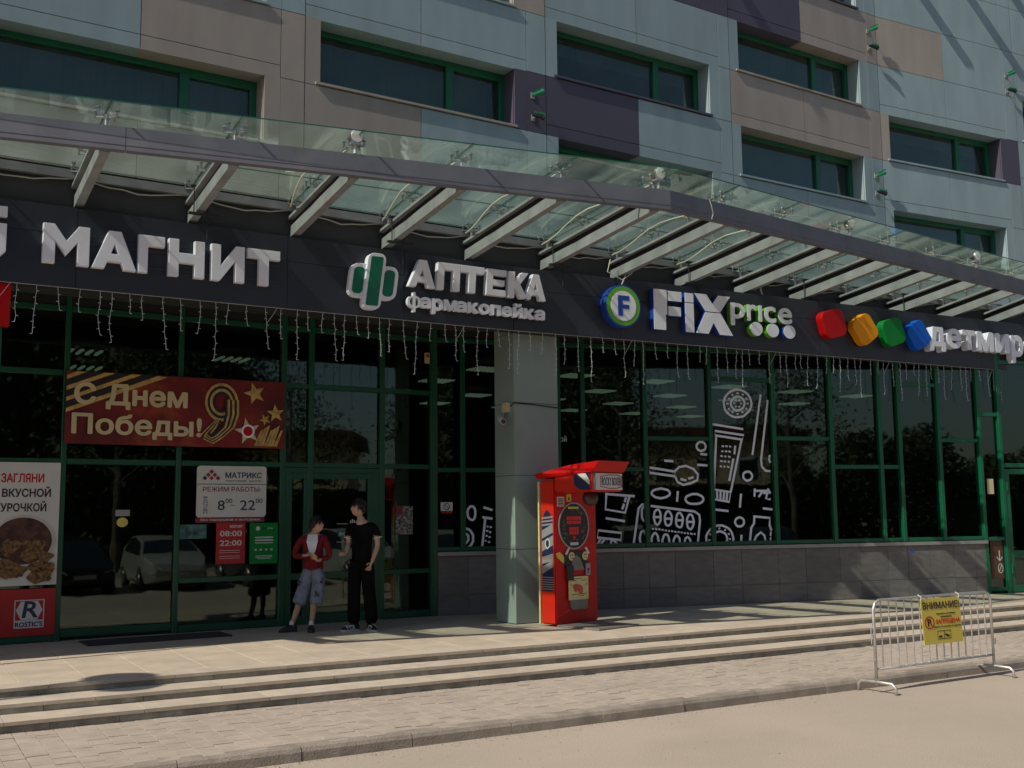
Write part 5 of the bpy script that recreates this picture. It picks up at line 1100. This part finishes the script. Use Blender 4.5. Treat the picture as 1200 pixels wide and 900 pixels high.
# ------------------------------------------------------------------ the two people by the door
rg = random.Random(41); gr = MB()
for k in range(5200):                                  # grit swept against the kerb and the foot of the steps
    where = rg.random()
    s_ = rg.uniform(-2, 24)
    if where < .55: d_ = D_CURB+.01+abs(rg.gauss(0, .10)); z_ = ROAD
    elif where < .8: d_ = D_CURB+rg.random()**1.5*5; z_ = ROAD
    else: d_ = .82+abs(rg.gauss(0, .06)); z_ = PAVE+.001
    q = P(s_, d_, z_); r_ = rg.uniform(.003, .009)*(1.6 if rg.random() < .06 else 1); a = rg.uniform(0, 6.28)
    gr.add([q+Vector((r_*math.cos(a+t_), r_*math.sin(a+t_)*rg.uniform(.6, 1), 0)) for t_ in (0, 2.1, 4.2)]+[q+Vector((0, 0, r_*.8))], [(0, 1, 3), (1, 2, 3), (2, 0, 3)])
tag(gr.build('grit', 'curb'), 'fine grit and small stones along the kerb and the foot of the steps', 'grit', kind='stuff')
tmp = bpy.data.scenes.new('tmp')
def skin_mesh(verts, edges, sub=2):
    me = bpy.data.meshes.new('s'); me.from_pydata([v[:3] for v in verts], edges, [])
    o = bpy.data.objects.new('s', me); tmp.collection.objects.link(o)
    sm = o.modifiers.new('k', 'SKIN'); sm.use_smooth_shade = True
    lay = me.skin_vertices[0].data
    for i_, v in enumerate(verts):
        r_ = v[3]; lay[i_].radius = (r_, v[4] if len(v) > 4 else r_); lay[i_].use_root = (i_ == 0)
    o.modifiers.new('u', 'SUBSURF').levels = sub
    vl = tmp.view_layers[0]; vl.update(); ev = o.evaluated_get(vl.depsgraph)
    m2 = bpy.data.meshes.new_from_object(ev)
    vs_ = [v.co.copy() for v in m2.vertices]; fs = [tuple(p.vertices) for p in m2.polygons]
    bpy.data.objects.remove(o); bpy.data.meshes.remove(m2); return vs_, fs
class Sk:
    def __init__(s): s.v = []; s.e = []
    def chain(s, pts, start=None):
        prev = start
        for p in pts:
            s.v.append(p); i_ = len(s.v)-1
            if prev is not None: s.e.append((prev, i_))
            prev = i_
        return prev
def hand(s, wrist_i, w, dirv, side, curl=.4, sc=1.0):
    """palm and five bent fingers; dirv = way the hand points, side = towards the thumb"""
    w = Vector(w); d = Vector(dirv).normalized(); t = Vector(side); t = (t-d*t.dot(d)).normalized(); n = d.cross(t)
    palm = w+d*.045*sc; pi_ = s.chain([(*palm, .022*sc, .014*sc)], wrist_i)
    k2 = w+d*.085*sc; pj = s.chain([(*k2, .024*sc, .012*sc)], pi_)
    for j, (off, L) in enumerate(((.030, .070), (.010, .080), (-.010, .074), (-.028, .058))):
        b = k2+t*off*sc+d*.006; c1 = b+(d*math.cos(curl*.7)+n*math.sin(curl*.7))*L*.5*sc; c2 = c1+(d*math.cos(curl*1.9)+n*math.sin(curl*1.9))*L*.5*sc
        s.chain([(*b, .0085*sc), (*c1, .008*sc), (*c2, .0065*sc)], pj)
    b = w+d*.03*sc+t*.026*sc; c1 = b+(d*.7+t*.6+n*.2).normalized()*.032*sc; c2 = c1+(d*.9+t*.2+n*.4).normalized()*.026*sc
    s.chain([(*b, .010*sc), (*c1, .009*sc), (*c2, .0075*sc)], pi_)
def head_mesh(c, face, up=(0, 0, 1), s=1.0):
    f = Vector(face).normalized(); u = Vector(up); u = (u-f*u.dot(f)).normalized(); r_ = f.cross(u); c = Vector(c)
    vs_ = []; fs = []; NU, NV = 28, 22
    def P_(th, ph):     # th around (0 = face), ph from top
        x, y, z = math.cos(th)*math.sin(ph), math.sin(th)*math.sin(ph), math.cos(ph)
        X, Y, Z = x*.096, y*.074, z*.118
        if z < 0: k = 1-.30*(-z)**1.6; Y *= k; X *= (1-.18*(-z)) if x < 0 else 1
        if x > 0:
            fz = Z; Y2 = Y
            X += .012*math.exp(-((fz+.075)/.022)**2)*math.exp(-(Y2/.03)**2)                       # chin
            X += .024*math.exp(-((fz+.018)/.020)**2)*math.exp(-(Y2/.013)**2)                      # nose
            X += .010*math.exp(-((fz-.012)/.020)**2)*math.exp(-(Y2/.009)**2)
            X -= .012*math.exp(-((fz-.016)/.014)**2)*(math.exp(-((abs(Y2)-.031)/.014)**2))        # eye sockets
            X += .006*math.exp(-((fz-.040)/.012)**2)*math.exp(-(Y2/.05)**2)                       # brow
            X += .006*math.exp(-((fz+.047)/.006)**2)*math.exp(-(Y2/.022)**2)+.005*math.exp(-((fz+.060)/.006)**2)*math.exp(-(Y2/.020)**2)
            X -= .004*math.exp(-((fz+.053)/.003)**2)*math.exp(-(Y2/.024)**2)
        return c+(f*X+r_*Y+u*Z)*s
    vs_.append(P_(0, 0))
    for j in range(1, NV):
        for i_ in range(NU): vs_.append(P_(2*math.pi*i_/NU, math.pi*j/NV))
    vs_.append(P_(0, math.pi))
    for i_ in range(NU): fs.append((0, 1+i_, 1+(i_+1) % NU)); fs.append((len(vs_)-1, 1+(NV-2)*NU+(i_+1) % NU, 1+(NV-2)*NU+i_))
    for j in range(NV-2):
        for i_ in range(NU): a = 1+j*NU; fs.append((a+i_, a+NU+i_, a+NU+(i_+1) % NU, a+(i_+1) % NU))
    for sg_ in (-1, 1):                        # ears
        b = len(vs_); ec = c+(r_*.076*sg_-u*.006-f*.008)*s
        for j in range(6):
            for i_ in range(8):
                ph = math.pi*j/5; th = 2*math.pi*i_/8; vs_.append(ec+(f*.018*math.sin(ph)*math.cos(th)+r_*.010*math.sin(ph)*math.sin(th)+u*.032*math.cos(ph))*s)
        for j in range(5):
            for i_ in range(8): fs.append((b+j*8+i_, b+j*8+(i_+1) % 8, b+(j+1)*8+(i_+1) % 8, b+(j+1)*8+i_))
    return vs_, fs, (f, u, r_)
def hair_mesh(c, axes, s, fringe, back, seed, vol=1.0):
    f, u, r_ = axes; c = Vector(c); rr = random.Random(seed); vs_ = []; fs = []
    NU, NV = 36, 16
    for j in range(NV+1):
        for i_ in range(NU):
            th = 2*math.pi*i_/NU; lim = math.radians(62+fringe*max(0, math.cos(th))*8 if math.cos(th) > .35 else (96 if math.cos(th) > -.2 else back))
            if .1 < math.cos(th) <= .35: lim = math.radians(88)
            ph = lim*j/NV; w_ = 1.11*vol+.05*math.sin(th*7+j*.7+seed)+.035*rr.uniform(-1, 1)+(.04 if j < 9 else 0)
            if j == NV: w_ -= .10
            vs_.append(c+(f*(.096*w_*math.cos(th)*math.sin(ph)-.004)+r_*.076*w_*math.sin(th)*math.sin(ph)+u*(.120*w_*math.cos(ph)))*s)
    for j in range(NV):
        for i_ in range(NU): fs.append((j*NU+i_, j*NU+(i_+1) % NU, (j+1)*NU+(i_+1) % NU, (j+1)*NU+i_))
    for k in range(260):                       # loose locks
        th = rr.uniform(0, 6.28); ph = rr.uniform(.2, 1.25 if math.cos(th) > .3 else 1.7)
        p = c+(f*.105*math.cos(th)*math.sin(ph)+r_*.085*math.sin(th)*math.sin(ph)+u*.13*math.cos(ph))*s*vol
        d = (-u*.7+f*rr.uniform(-.3, .4)+r_*rr.uniform(-.4, .4)+(p-c).normalized()*.35).normalized(); q = (p-c).cross(d).normalized()*.011*s; b = len(vs_)
        vs_ += [p-q, p+q, p+d*rr.uniform(.035, .075)*s]; fs.append((b, b+1, b+2))
    return vs_, fs
def pobj(name, vs_, fs, m, par, smooth=True):
    me = bpy.data.meshes.new(name); me.from_pydata([tuple(v) for v in vs_], [], fs); me.materials.append(M[m])
    bm = bmesh.new(); bm.from_mesh(me); bmesh.ops.recalc_face_normals(bm, faces=bm.faces); bm.to_mesh(me); bm.free()
    if smooth: me.polygons.foreach_set('use_smooth', [True]*len(me.polygons))
    o = bpy.data.objects.new(name, me); C.objects.link(o); o.parent = par; return o
def shoe(par, x, y, dirx, diry, L, m, stripe=None):
    d = Vector((dirx, diry, 0)).normalized(); s_ = Vector((-d.y, d.x, 0)); c = Vector((x, y, 0))
    prof = [(-.38, .030, .075), (-.30, .036, .095), (-.12, .036, .088), (.08, .042, .070), (.30, .047, .050), (.48, .040, .036), (.60, .018, .022)]
    vs_ = []; fs = []; n = 10
    for (t, w_, h_) in prof:
        for i_ in range(n):
            a = math.pi*i_/(n-1); vs_.append(c+d*t*L+s_*w_*math.cos(a)*1.0+Vector((0, 0, .022+h_*math.sin(a)**.7)))
    for j in range(len(prof)-1):
        for i_ in range(n-1): fs.append((j*n+i_, j*n+i_+1, (j+1)*n+i_+1, (j+1)*n+i_))
    fs.append(tuple(range(n))); fs.append(tuple((len(prof)-1)*n+i_ for i_ in range(n)))
    o = pobj('shoe', vs_, fs, m, par)
    vs2 = []; fs2 = []
    for z in (0.002, .026):
        for (t, w_, h_) in prof: vs2.append(c+d*t*L*1.02+s_*(w_+.005)+Vector((0, 0, z)))
        for (t, w_, h_) in prof[::-1]: vs2.append(c+d*t*L*1.02-s_*(w_+.005)+Vector((0, 0, z)))
    k = len(prof)*2; fs2 = [tuple(range(k)), tuple(range(k, 2*k))]+[(i_, (i_+1) % k, k+(i_+1) % k, k+i_) for i_ in range(k)]
    pobj('sole', vs2, fs2, 'sole' if stripe else 'rubber', o, False)
    if stripe:
        vs3 = []; fs3 = []
        for t in (-.1, .02, .14, .28):
            for sg_ in (-1, 1):
                b = len(vs3); q = c+d*t*L+s_*sg_*.0465
                vs3 += [q+Vector((0, 0, .03)), q+d*.018+Vector((0, 0, .03)), q+d*.045-s_*sg_*.018+Vector((0, 0, .085)), q+d*.02-s_*sg_*.018+Vector((0, 0, .088))]; fs3.append((b, b+1, b+2, b+3))
        pobj('stripes', vs3, fs3, 'sole', o, False)
# boy: x to the picture's right, y away from the street side, at his feet
RZ = -YAW
b = thing('person', 'boy in a dark red cardigan and grey shorts holding a pastry by the door', 'person', (5.79, 14.42, 0), RZ)
hc = Vector((.045, -.01, 1.475)); face = (.93, -.22, .10)
s = Sk(); s.v.append((.0, 0, .86, .115, .085))
c1 = s.chain([(.0, 0, 1.02, .105, .075), (-.005, .0, 1.18, .125, .085), (.0, .01, 1.30, .10, .06), (.02, .005, 1.37, .045), (.035, -.005, 1.43, .045)], 0)
for sg_, el, wr in ((-1, (-.245, -.02, 1.045), (-.055, -.20, 1.06)), (1, (.225, -.03, 1.03), (.10, -.20, .985))):
    sh_ = s.chain([(sg_*.155-.005, 0, 1.30, .045), (el[0]*.9, el[1], (1.28+el[2])/2, .040), (*el, .034), ((el[0]+wr[0])/2, (el[1]+wr[1])/2, (el[2]+wr[2])/2, .030), (*wr, .021, .018)], 3)
    hand(s, sh_, wr, (.75, -.35, .15) if sg_ < 0 else (-.5, -.5, .5), (0, -.2, 1), 1.0, .85)
for sg_, kn, an in ((-1, (-.165, -.03, .45), (-.285, 0, .09)), (1, (.03, -.04, .45), (-.015, 0, .09))):
    s.chain([(sg_*.085, 0, .80, .085), ((sg_*.085+kn[0])/2, -.02, .62, .070), (*kn, .050), ((kn[0]+an[0])/2, .01, .28, .047), (*an, .030), (an[0], an[1]-.02, .055, .030)], 0)
vs_, fs = skin_mesh(s.v, s.e); hv, hf, ax = head_mesh(hc, face, s=.93)
n0 = len(vs_); pobj('body', vs_+hv, fs+[tuple(n0+i_ for i_ in f_) for f_ in hf], 'skin', b)
v_, f_ = hair_mesh(hc, ax, .93, 1.2, 112, 3, 1.06); pobj('hair', v_, f_, 'hair', b)
for sg_ in (-1, 1):
    e_ = hc+(ax[0]*.078+ax[2]*.031*sg_+ax[1]*.017)*.93; v_ = [e_+ax[0]*.004+ax[1]*.006*math.sin(a_)+ax[2]*.011*math.cos(a_) for a_ in [i_*math.pi/4 for i_ in range(8)]]; pobj('eye', v_, [tuple(range(8))], 'black', b)
s = Sk(); s.v.append((0, 0, .81, .165, .125)); s.chain([(0, 0, .90, .160, .12), (0, 0, 1.02, .148, .112), (-.005, 0, 1.17, .155, .11), (0, .012, 1.29, .115, .075), (.015, .010, 1.335, .07, .06)], 0)
for sg_, el, wr in ((-1, (-.25, -.02, 1.04), (-.10, -.165, 1.055)), (1, (.235, -.03, 1.03), (.135, -.165, .995))):
    s.chain([(sg_*.150, 0, 1.285, .058), (el[0]*.93, el[1], (1.28+el[2])/2, .052), (*el, .048), ((el[0]+wr[0])/2, (el[1]+wr[1])/2, (el[2]+wr[2])/2, .042), (*wr, .036)], 4)
v_, f_ = skin_mesh(s.v, s.e); pobj('cardigan', v_, f_, 'cardigan', b)
mb = MB(); X_ = Matrix.Translation((5.79, 14.42, 0)) @ Matrix.Rotation(RZ, 4, 'Z')
tee = [(-.062, 1.345), (.075, 1.345), (.085, 1.25), (.055, 1.12), (.012, 1.03), (-.04, 1.13), (-.072, 1.25)]
vs2 = []; 
for k in range(2):
    for (x, z) in tee: vs2.append(Vector((x, -.105-.022*(1-abs(z-1.17)*4)-(.008 if k else 0)+(.05 if z > 1.3 else 0), z)))
n_ = len(tee); pobj('white_tee', vs2, [tuple(range(n_)), tuple(range(n_, 2*n_))]+[(i_, (i_+1) % n_, n_+(i_+1) % n_, n_+i_) for i_ in range(n_)], 'tee', b, False)
s = Sk(); s.v.append((0, 0, .96, .128, .10))
for sg_, q in ((-1, [(-.085, -.005, .74, .105), (-.125, -.015, .58, .100), (-.175, -.02, .43, .108), (-.195, -.015, .37, .108)]), (1, [(.085, -.005, .74, .105), (.075, -.015, .58, .098), (.06, -.02, .43, .106), (.055, -.015, .37, .106)])): s.chain(q, 0)
v_, f_ = skin_mesh(s.v, s.e); pobj('shorts', v_, f_, 'denim', b)
m_ = []; 
for cx_, cz_ in ((-.175, .66), (.08, .52), (.155, .70)):
    rr = random.Random(int(cx_*100)); base = len(m_)
    for k in range(5): 
        q = Vector((cx_+rr.uniform(-.03, .03), -.128, cz_+rr.uniform(-.04, .04))); m_.append([q+Vector((.016*math.cos(a_)*rr.uniform(.6, 1.6), 0, .014*math.sin(a_)*rr.uniform(.6, 1.4))) for a_ in (0, 1, 2, 3, 4, 5)])
vs2 = [v for q in m_ for v in q]; pobj('printed_patches', vs2, [tuple(range(i_*6, i_*6+6)) for i_ in range(len(m_))], 'black', b, False)
for x in (-.285, -.015):
    s = Sk(); s.v.append((x, 0, .06, .040)); s.chain([(x, 0, .12, .040), (x+.006, .003, .165, .042)], 0); v_, f_ = skin_mesh(s.v, s.e, 1); pobj('sock', v_, f_, 'tee', b)
shoe(b, -.31, -.03, -.8, -.55, .25, 'black'); shoe(b, -.01, -.03, .2, -.9, .25, 'black')
s = Sk(); s.v.append((.045, -.245, 1.09, .022)); s.chain([(.065, -.25, 1.05, .028, .024), (.085, -.25, 1.00, .020)], 0); v_, f_ = skin_mesh(s.v, s.e, 2)
o = pobj('pastry', v_, f_, 'food', None); o.matrix_world = X_; tag(o, 'yellow pastry held in both hands by the boy in the cardigan', 'food')

# man in black
p = thing('person', 'young man dressed in black with one hand in his pocket facing the boy', 'person', (6.40, 14.13, 0), RZ)
hc = Vector((-.045, -.01, 1.70)); face = (-.90, -.38, .05)
s = Sk(); s.v.append((.0, 0, .98, .115, .09))
s.chain([(.0, 0, 1.14, .105, .08), (.005, .0, 1.32, .140, .09), (.0, .015, 1.46, .115, .065), (-.015, .005, 1.54, .050), (-.03, 0, 1.62, .050)], 0)
arms = ((-1, (-.185, .02, 1.21), (-.20, -.16, 1.08), (-.3, -.9, -.25)), (1, (.225, .01, 1.17), (.16, -.09, .955), (-.35, -.3, -.9)))
for sg_, el, wr, hd_ in arms:
    w_i = s.chain([(sg_*.175, .01, 1.455, .052), (sg_*.19 if sg_ < 0 else .21, .01, 1.33, .046), (*el, .038), ((el[0]+wr[0])/2, (el[1]+wr[1])/2, (el[2]+wr[2])/2, .036), (*wr, .023, .020)], 3)
    hand(s, w_i, wr, hd_, (0.6 if sg_ < 0 else -.6, -.4, .2), .7, 1.0)
for sg_, kn, an in ((-1, (-.10, -.02, .52), (-.105, .0, .10)), (1, (.10, -.02, .52), (.155, -.03, .10))):
    s.chain([(sg_*.09, 0, .90, .09), ((sg_*.09+kn[0])/2, -.01, .70, .072), (*kn, .055), ((kn[0]+an[0])/2, .01, .32, .05), (*an, .034), (an[0], an[1]-.02, .06, .03)], 0)
vs_, fs = skin_mesh(s.v, s.e); hv, hf, ax = head_mesh(hc, face, s=.98); n0 = len(vs_)
pobj('body', vs_+hv, fs+[tuple(n0+i_ for i_ in f_) for f_ in hf], 'skin', p)
v_, f_ = hair_mesh(hc, ax, .98, 1.5, 118, 8, 1.10); pobj('hair', v_, f_, 'hair', p)
for sg_ in (-1, 1):
    e_ = hc+(ax[0]*.078+ax[2]*.031*sg_+ax[1]*.017)*.98; v_ = [e_+ax[0]*.004+ax[1]*.006*math.sin(a_)+ax[2]*.011*math.cos(a_) for a_ in [i_*math.pi/4 for i_ in range(8)]]; pobj('eye', v_, [tuple(range(8))], 'black', p)
s = Sk(); s.v.append((0, 0, .84, .170, .140)); s.chain([(0, 0, .96, .155, .128), (0, 0, 1.14, .148, .12), (.005, 0, 1.31, .165, .112), (0, .015, 1.445, .13, .082), (-.01, .012, 1.505, .07, .065)], 0)
for sg_, el in ((-1, (-.192, .015, 1.30)), (1, (.222, .01, 1.30))): s.chain([(sg_*.160, .01, 1.445, .062), (el[0], el[1], 1.36, .060), (*el, .062)], 4)
v_, f_ = skin_mesh(s.v, s.e); pobj('black_tee', v_, f_, 'blackcloth', p)
for c_ in ((-.192, .015, 1.288), (.224, .01, 1.288)):
    vs2 = [Vector((c_[0]+.062*math.cos(a_), c_[1]+.062*math.sin(a_), z+.10*0+.012*math.cos(a_)*(1 if c_[0] > 0 else -1))) for z in (c_[2]-.006, c_[2]+.006) for a_ in [i_*math.pi/8 for i_ in range(16)]]
    pobj('sleeve_trim', vs2, [(i_, (i_+1) % 16, 16+(i_+1) % 16, 16+i_) for i_ in range(16)], 'tee', p)
s = Sk(); s.v.append((0, 0, 1.06, .132, .115))
for q in ([(-.09, 0, .86, .110), (-.10, -.01, .60, .100), (-.105, 0, .35, .098), (-.105, 0, .075, .098)], [(.09, 0, .86, .110), (.10, -.01, .60, .100), (.13, 0, .35, .098), (.15, -.02, .075, .098)]): s.chain(q, 0)
v_, f_ = skin_mesh(s.v, s.e); pobj('trousers', v_, f_, 'blackcloth', p)
shoe(p, -.12, -.06, -.75, -.6, .28, 'black', True); shoe(p, .15, -.08, .45, -.8, .28, 'black', True)
bpy.data.scenes.remove(tmp)

# ------------------------------------------------------------------ across the road: what the glass mirrors
def car(x, y, rz, paint, label, h=1.5):
    t = thing('parked_car', label, 'car', (x, y, ROAD), rz, 'cars parked across the road, mirrored in the glass')
    L, Wd = 4.4, 1.78
    st = [(-2.2, .45, .60, .60, .70), (-2.1, .28, .92, .95, .80), (-1.75, .22, 1.02, 1.08, .86), (-1.2, .20, 1.05, h-.04, .88), (-.3, .20, 1.02, h, .89), (.45, .20, .98, h-.12, .89), (1.1, .20, .96, .99, .88), (1.75, .22, .86, .88, .84), (2.12, .30, .70, .72, .74), (2.2, .42, .58, .58, .64)]
    vs_ = []; fs = []
    for (xx, zb_, zs, zt_, hw) in st:
        top = zt_ > zs+.06; tw = hw*.72 if top else hw*.93
        vs_ += [Vector(v) for v in ((xx, -hw*.94, zb_), (xx, -hw, (zb_+zs)/2), (xx, -hw*.95, zs), (xx, -tw, zt_), (xx, tw, zt_), (xx, hw*.95, zs), (xx, hw, (zb_+zs)/2), (xx, hw*.94, zb_))]
    for j in range(len(st)-1):
        for i_ in range(8): fs.append((j*8+i_, j*8+(i_+1) % 8, (j+1)*8+(i_+1) % 8, (j+1)*8+i_))
    fs += [tuple(range(8)), tuple(72+i_ for i_ in range(8))]
    pobj('body', vs_, fs, paint, t, False)
    def loc(name, m_, pts, par=t):
        return pobj(name, [Vector(q) for q in pts], [tuple(range(len(pts)))], m_, par, False)
    for sg_ in (-1, 1): loc('side_window', 'carglass', [(-1.25, sg_*.872, 1.03), (1.0, sg_*.868, .99), (.42, sg_*.70, h-.15), (-.3, sg_*.675, h-.04), (-1.1, sg_*.69, h-.08)])
    loc('windscreen', 'carglass', [(1.08, -.76, 1.01), (1.08, .76, 1.01), (.50, .62, h-.12), (.50, -.62, h-.12)])
    for sg_ in (-1, 1):
        loc('headlight', 'lens', [(2.20, sg_*.46, .62), (2.13, sg_*.72, .70), (2.15, sg_*.70, .60), (2.205, sg_*.46, .56)])
    loc('number_plate', 'wallw', [(2.215, -.26, .44), (2.215, .26, .44), (2.21, .26, .54), (2.21, -.26, .54)])
    for xx in (-1.35, 1.35):
        for sg_ in (-1, 1):
            m = MB(); m.tube([(xx, sg_*.70, .32), (xx, sg_*.88, .32)], .32, 18); m.v = [Matrix.Translation(t.location) @ Matrix.Rotation(rz, 4, 'Z') @ v for v in m.v]; wh = m.build('wheel', 'rubber', t)
            m = MB(); m.tube([(xx, sg_*.8805, .32), (xx, sg_*.90, .32)], [.21, .19], 14); m.v = [Matrix.Translation(t.location) @ Matrix.Rotation(rz, 4, 'Z') @ v for v in m.v]
            me = bpy.data.meshes.new('rim'); me.from_pydata([Matrix.Rotation(-rz, 4, 'Z') @ (v-t.location) for v in m.v], [], m.f); me.materials.append(M['chrome']); o_ = bpy.data.objects.new('rim', me); C.objects.link(o_); o_.parent = wh
R9 = math.pi/2
car(5.6, -1.1, R9-.05, 'cardark', 'dark car parked nose to the shops, left one mirrored in the sliding door')
car(8.3, -1.4, R9+.04, 'carsilver', 'pale car parked nose to the shops, mirrored beside the hours board')
car(11.2, -1.2, R9, 'cardark', 'black car parked across the road right of the pale one', 1.45)
car(14.4, -1.6, R9-.03, 'carsilver', 'silver car parked across the road, third from the right', 1.6)
car(-3.2, -1.5, R9, 'cardark', 'dark car parked across the road farthest to the left', 1.5)
car(18.5, -1.5, R9, 'cardark', 'dark hatchback parked across the road at the right end', 1.5)
def tree(x, y, h, seed, label, cr=2.2):
    t = thing('street_tree', label, 'tree', (x, y, ROAD), 0, 'trees across the road'); rt = random.Random(seed)
    m = MB(); o_ = Vector((x, y, ROAD)); tops = []
    m.tube([o_, o_+Vector((.1, 0, h*.3)), o_+Vector((-.05, .1, h*.6)), o_+Vector((.05, 0, h*.92))], [.16, .13, .09, .03], 7)
    for k in range(9):
        z = h*(.35+.06*k); a = rt.uniform(0, 6.28); L = cr*(1-.05*k)*rt.uniform(.6, 1); e = o_+Vector((L*math.cos(a), L*math.sin(a), z+L*.6)); m.tube([o_+Vector((0, 0, z)), (o_+Vector((0, 0, z))+e)/2+Vector((0, 0, .1)), e], [.05, .035, .012], 5); tops.append(e)
    m.build('trunk', 'bark', t); m = MB()
    for c_ in tops+[o_+Vector((0, 0, h*.95)), o_+Vector((0, 0, h*.8))]:
        for k in range(230):
            q = c_+Vector((rt.gauss(0, .55), rt.gauss(0, .55), rt.gauss(0, .5))); a = Vector((rt.uniform(-1, 1), rt.uniform(-1, 1), rt.uniform(-1, 1))).normalized(); b_ = a.orthogonal().normalized(); s_ = rt.uniform(.05, .10)
            m.add([q-a*s_, q+b_*s_*.6, q+a*s_, q-b_*s_*.6], [(0, 1, 2, 3)])
    m.build('crown', 'leaf', t)
for i_, (x, y, h, lab) in enumerate(((2, -9, 8, 'slender leafy tree across the road at the left'), (9, -11, 9, 'leafy tree in front of the beige block across the road'), (15, -9, 7.5, 'bushy tree across the road beyond the silver car'), (-9, -7, 10, 'tall tree across the road far to the left'),
        (-14, -12, 11, 'tallest tree across the road behind the far left one'), (-4, -13, 9, 'leafy tree across the road between the left trees'), (22, -10, 8, 'leafy tree across the road at the right end'), (-20, -6, 10, 'dense tree across the road at the very far left'))):
    tree(x, y, h, 20+i_, lab, 2.4)
t = thing('street_lamp', 'street lamp with a flat round head standing left of the shops', 'street lamp', (-4.15, 10.72, PAVE))
m = MB(); m.tube([(-4.15, 10.72, PAVE), (-4.15, 10.72, 3), (-4.15, 10.72, 6.35)], [.07, .055, .04], 10); m.tube([(-4.15, 10.72, PAVE), (-4.15, 10.72, PAVE+.3)], .11, 10); m.build('post', 'steel', t)
m = MB(); m.tube([(-4.0, 10.72, 6.33), (-4.0, 10.72, 6.37), (-4.0, 10.72, 6.46), (-4.0, 10.72, 6.50)], [.30, .36, .30, .05], 20); m.build('lamp_head', 'steel', t)
wood = MB(); rt = random.Random(77)
for k in range(90000):                                 # the belt of trees behind the parked cars
    x = rt.uniform(-70, 70) if k < 30000 else rt.uniform(11, 45); top = 13.5+2*math.sin(x*.5)+1.2*math.sin(x*1.3) if x < 17 else (6.8 if x < 23 else 4.8)+.9*math.sin(x*.7)+.6*math.sin(x*1.9)
    if 17 < x < 24: top = 3.2
    z = ROAD+rt.random()**.8*top; y = -15-rt.random()*4
    a = Vector((rt.uniform(-1, 1), rt.uniform(-.6, .6), rt.uniform(-1, 1))).normalized(); b_ = a.orthogonal().normalized(); s_ = rt.uniform(.13, .30) if k < 30000 and not 11 < x < 45 else rt.uniform(.06, .14)
    q = Vector((x, y, z)); wood.add([q-a*s_, q+b_*s_*.7, q+a*s_, q-b_*s_*.7], [(0, 1, 2, 3)])
for k in range(26000):
    x = rt.uniform(-45, 17); top = 13.0+1.5*math.sin(x*.4); z = ROAD+rt.random()**.85*top; y = -20-rt.random()*3
    a = Vector((rt.uniform(-1, 1), rt.uniform(-.3, .3), rt.uniform(-1, 1))).normalized(); b_ = Vector((a.z, .2, -a.x)).normalized(); s_ = rt.uniform(.35, .6)
    q = Vector((x, y, z)); wood.add([q-a*s_, q+b_*s_*.8, q+a*s_, q-b_*s_*.8], [(0, 1, 2, 3)])
tag(wood.build('tree_belt', 'leaf'), 'dark belt of trees across the road, mirrored in the shop glass', 'trees', kind='stuff')
t = thing('apartment_block', 'beige apartment block with a brown red roof, mirrored in the left shop glass', 'building', (27, -36, ROAD), .55)
def lbox(name, m_, par, *a):
    mb_ = MB(); mb_.box(WORLD, a[0], a[1], a[2], a[3], a[4], a[5]); me = bpy.data.meshes.new(name); me.from_pydata([tuple(v) for v in mb_.v], [], mb_.f); me.materials.append(M[m_])
    o_ = bpy.data.objects.new(name, me); C.objects.link(o_); o_.parent = par; return o_
lbox('wall', 'stucco', t, -10, 2, -8, 0, 0, 6.6); lbox('roof', 'roof', t, -10.5, 2.5, -8.5, 0.5, 6.6, 7.6)
for fl in range(2):
    for k in range(4):
        wn = lbox('window', 'wallw', t, -9+k*2.9, -7.6+k*2.9, -.02, .03, 1.0+fl*3, 2.5+fl*3); lbox('pane', 'carglass', wn, -8.93+k*2.9, -7.67+k*2.9, .031, .04, 1.07+fl*3, 2.43+fl*3)

if _ts[0] is not None: bpy.data.scenes.remove(_ts[0])
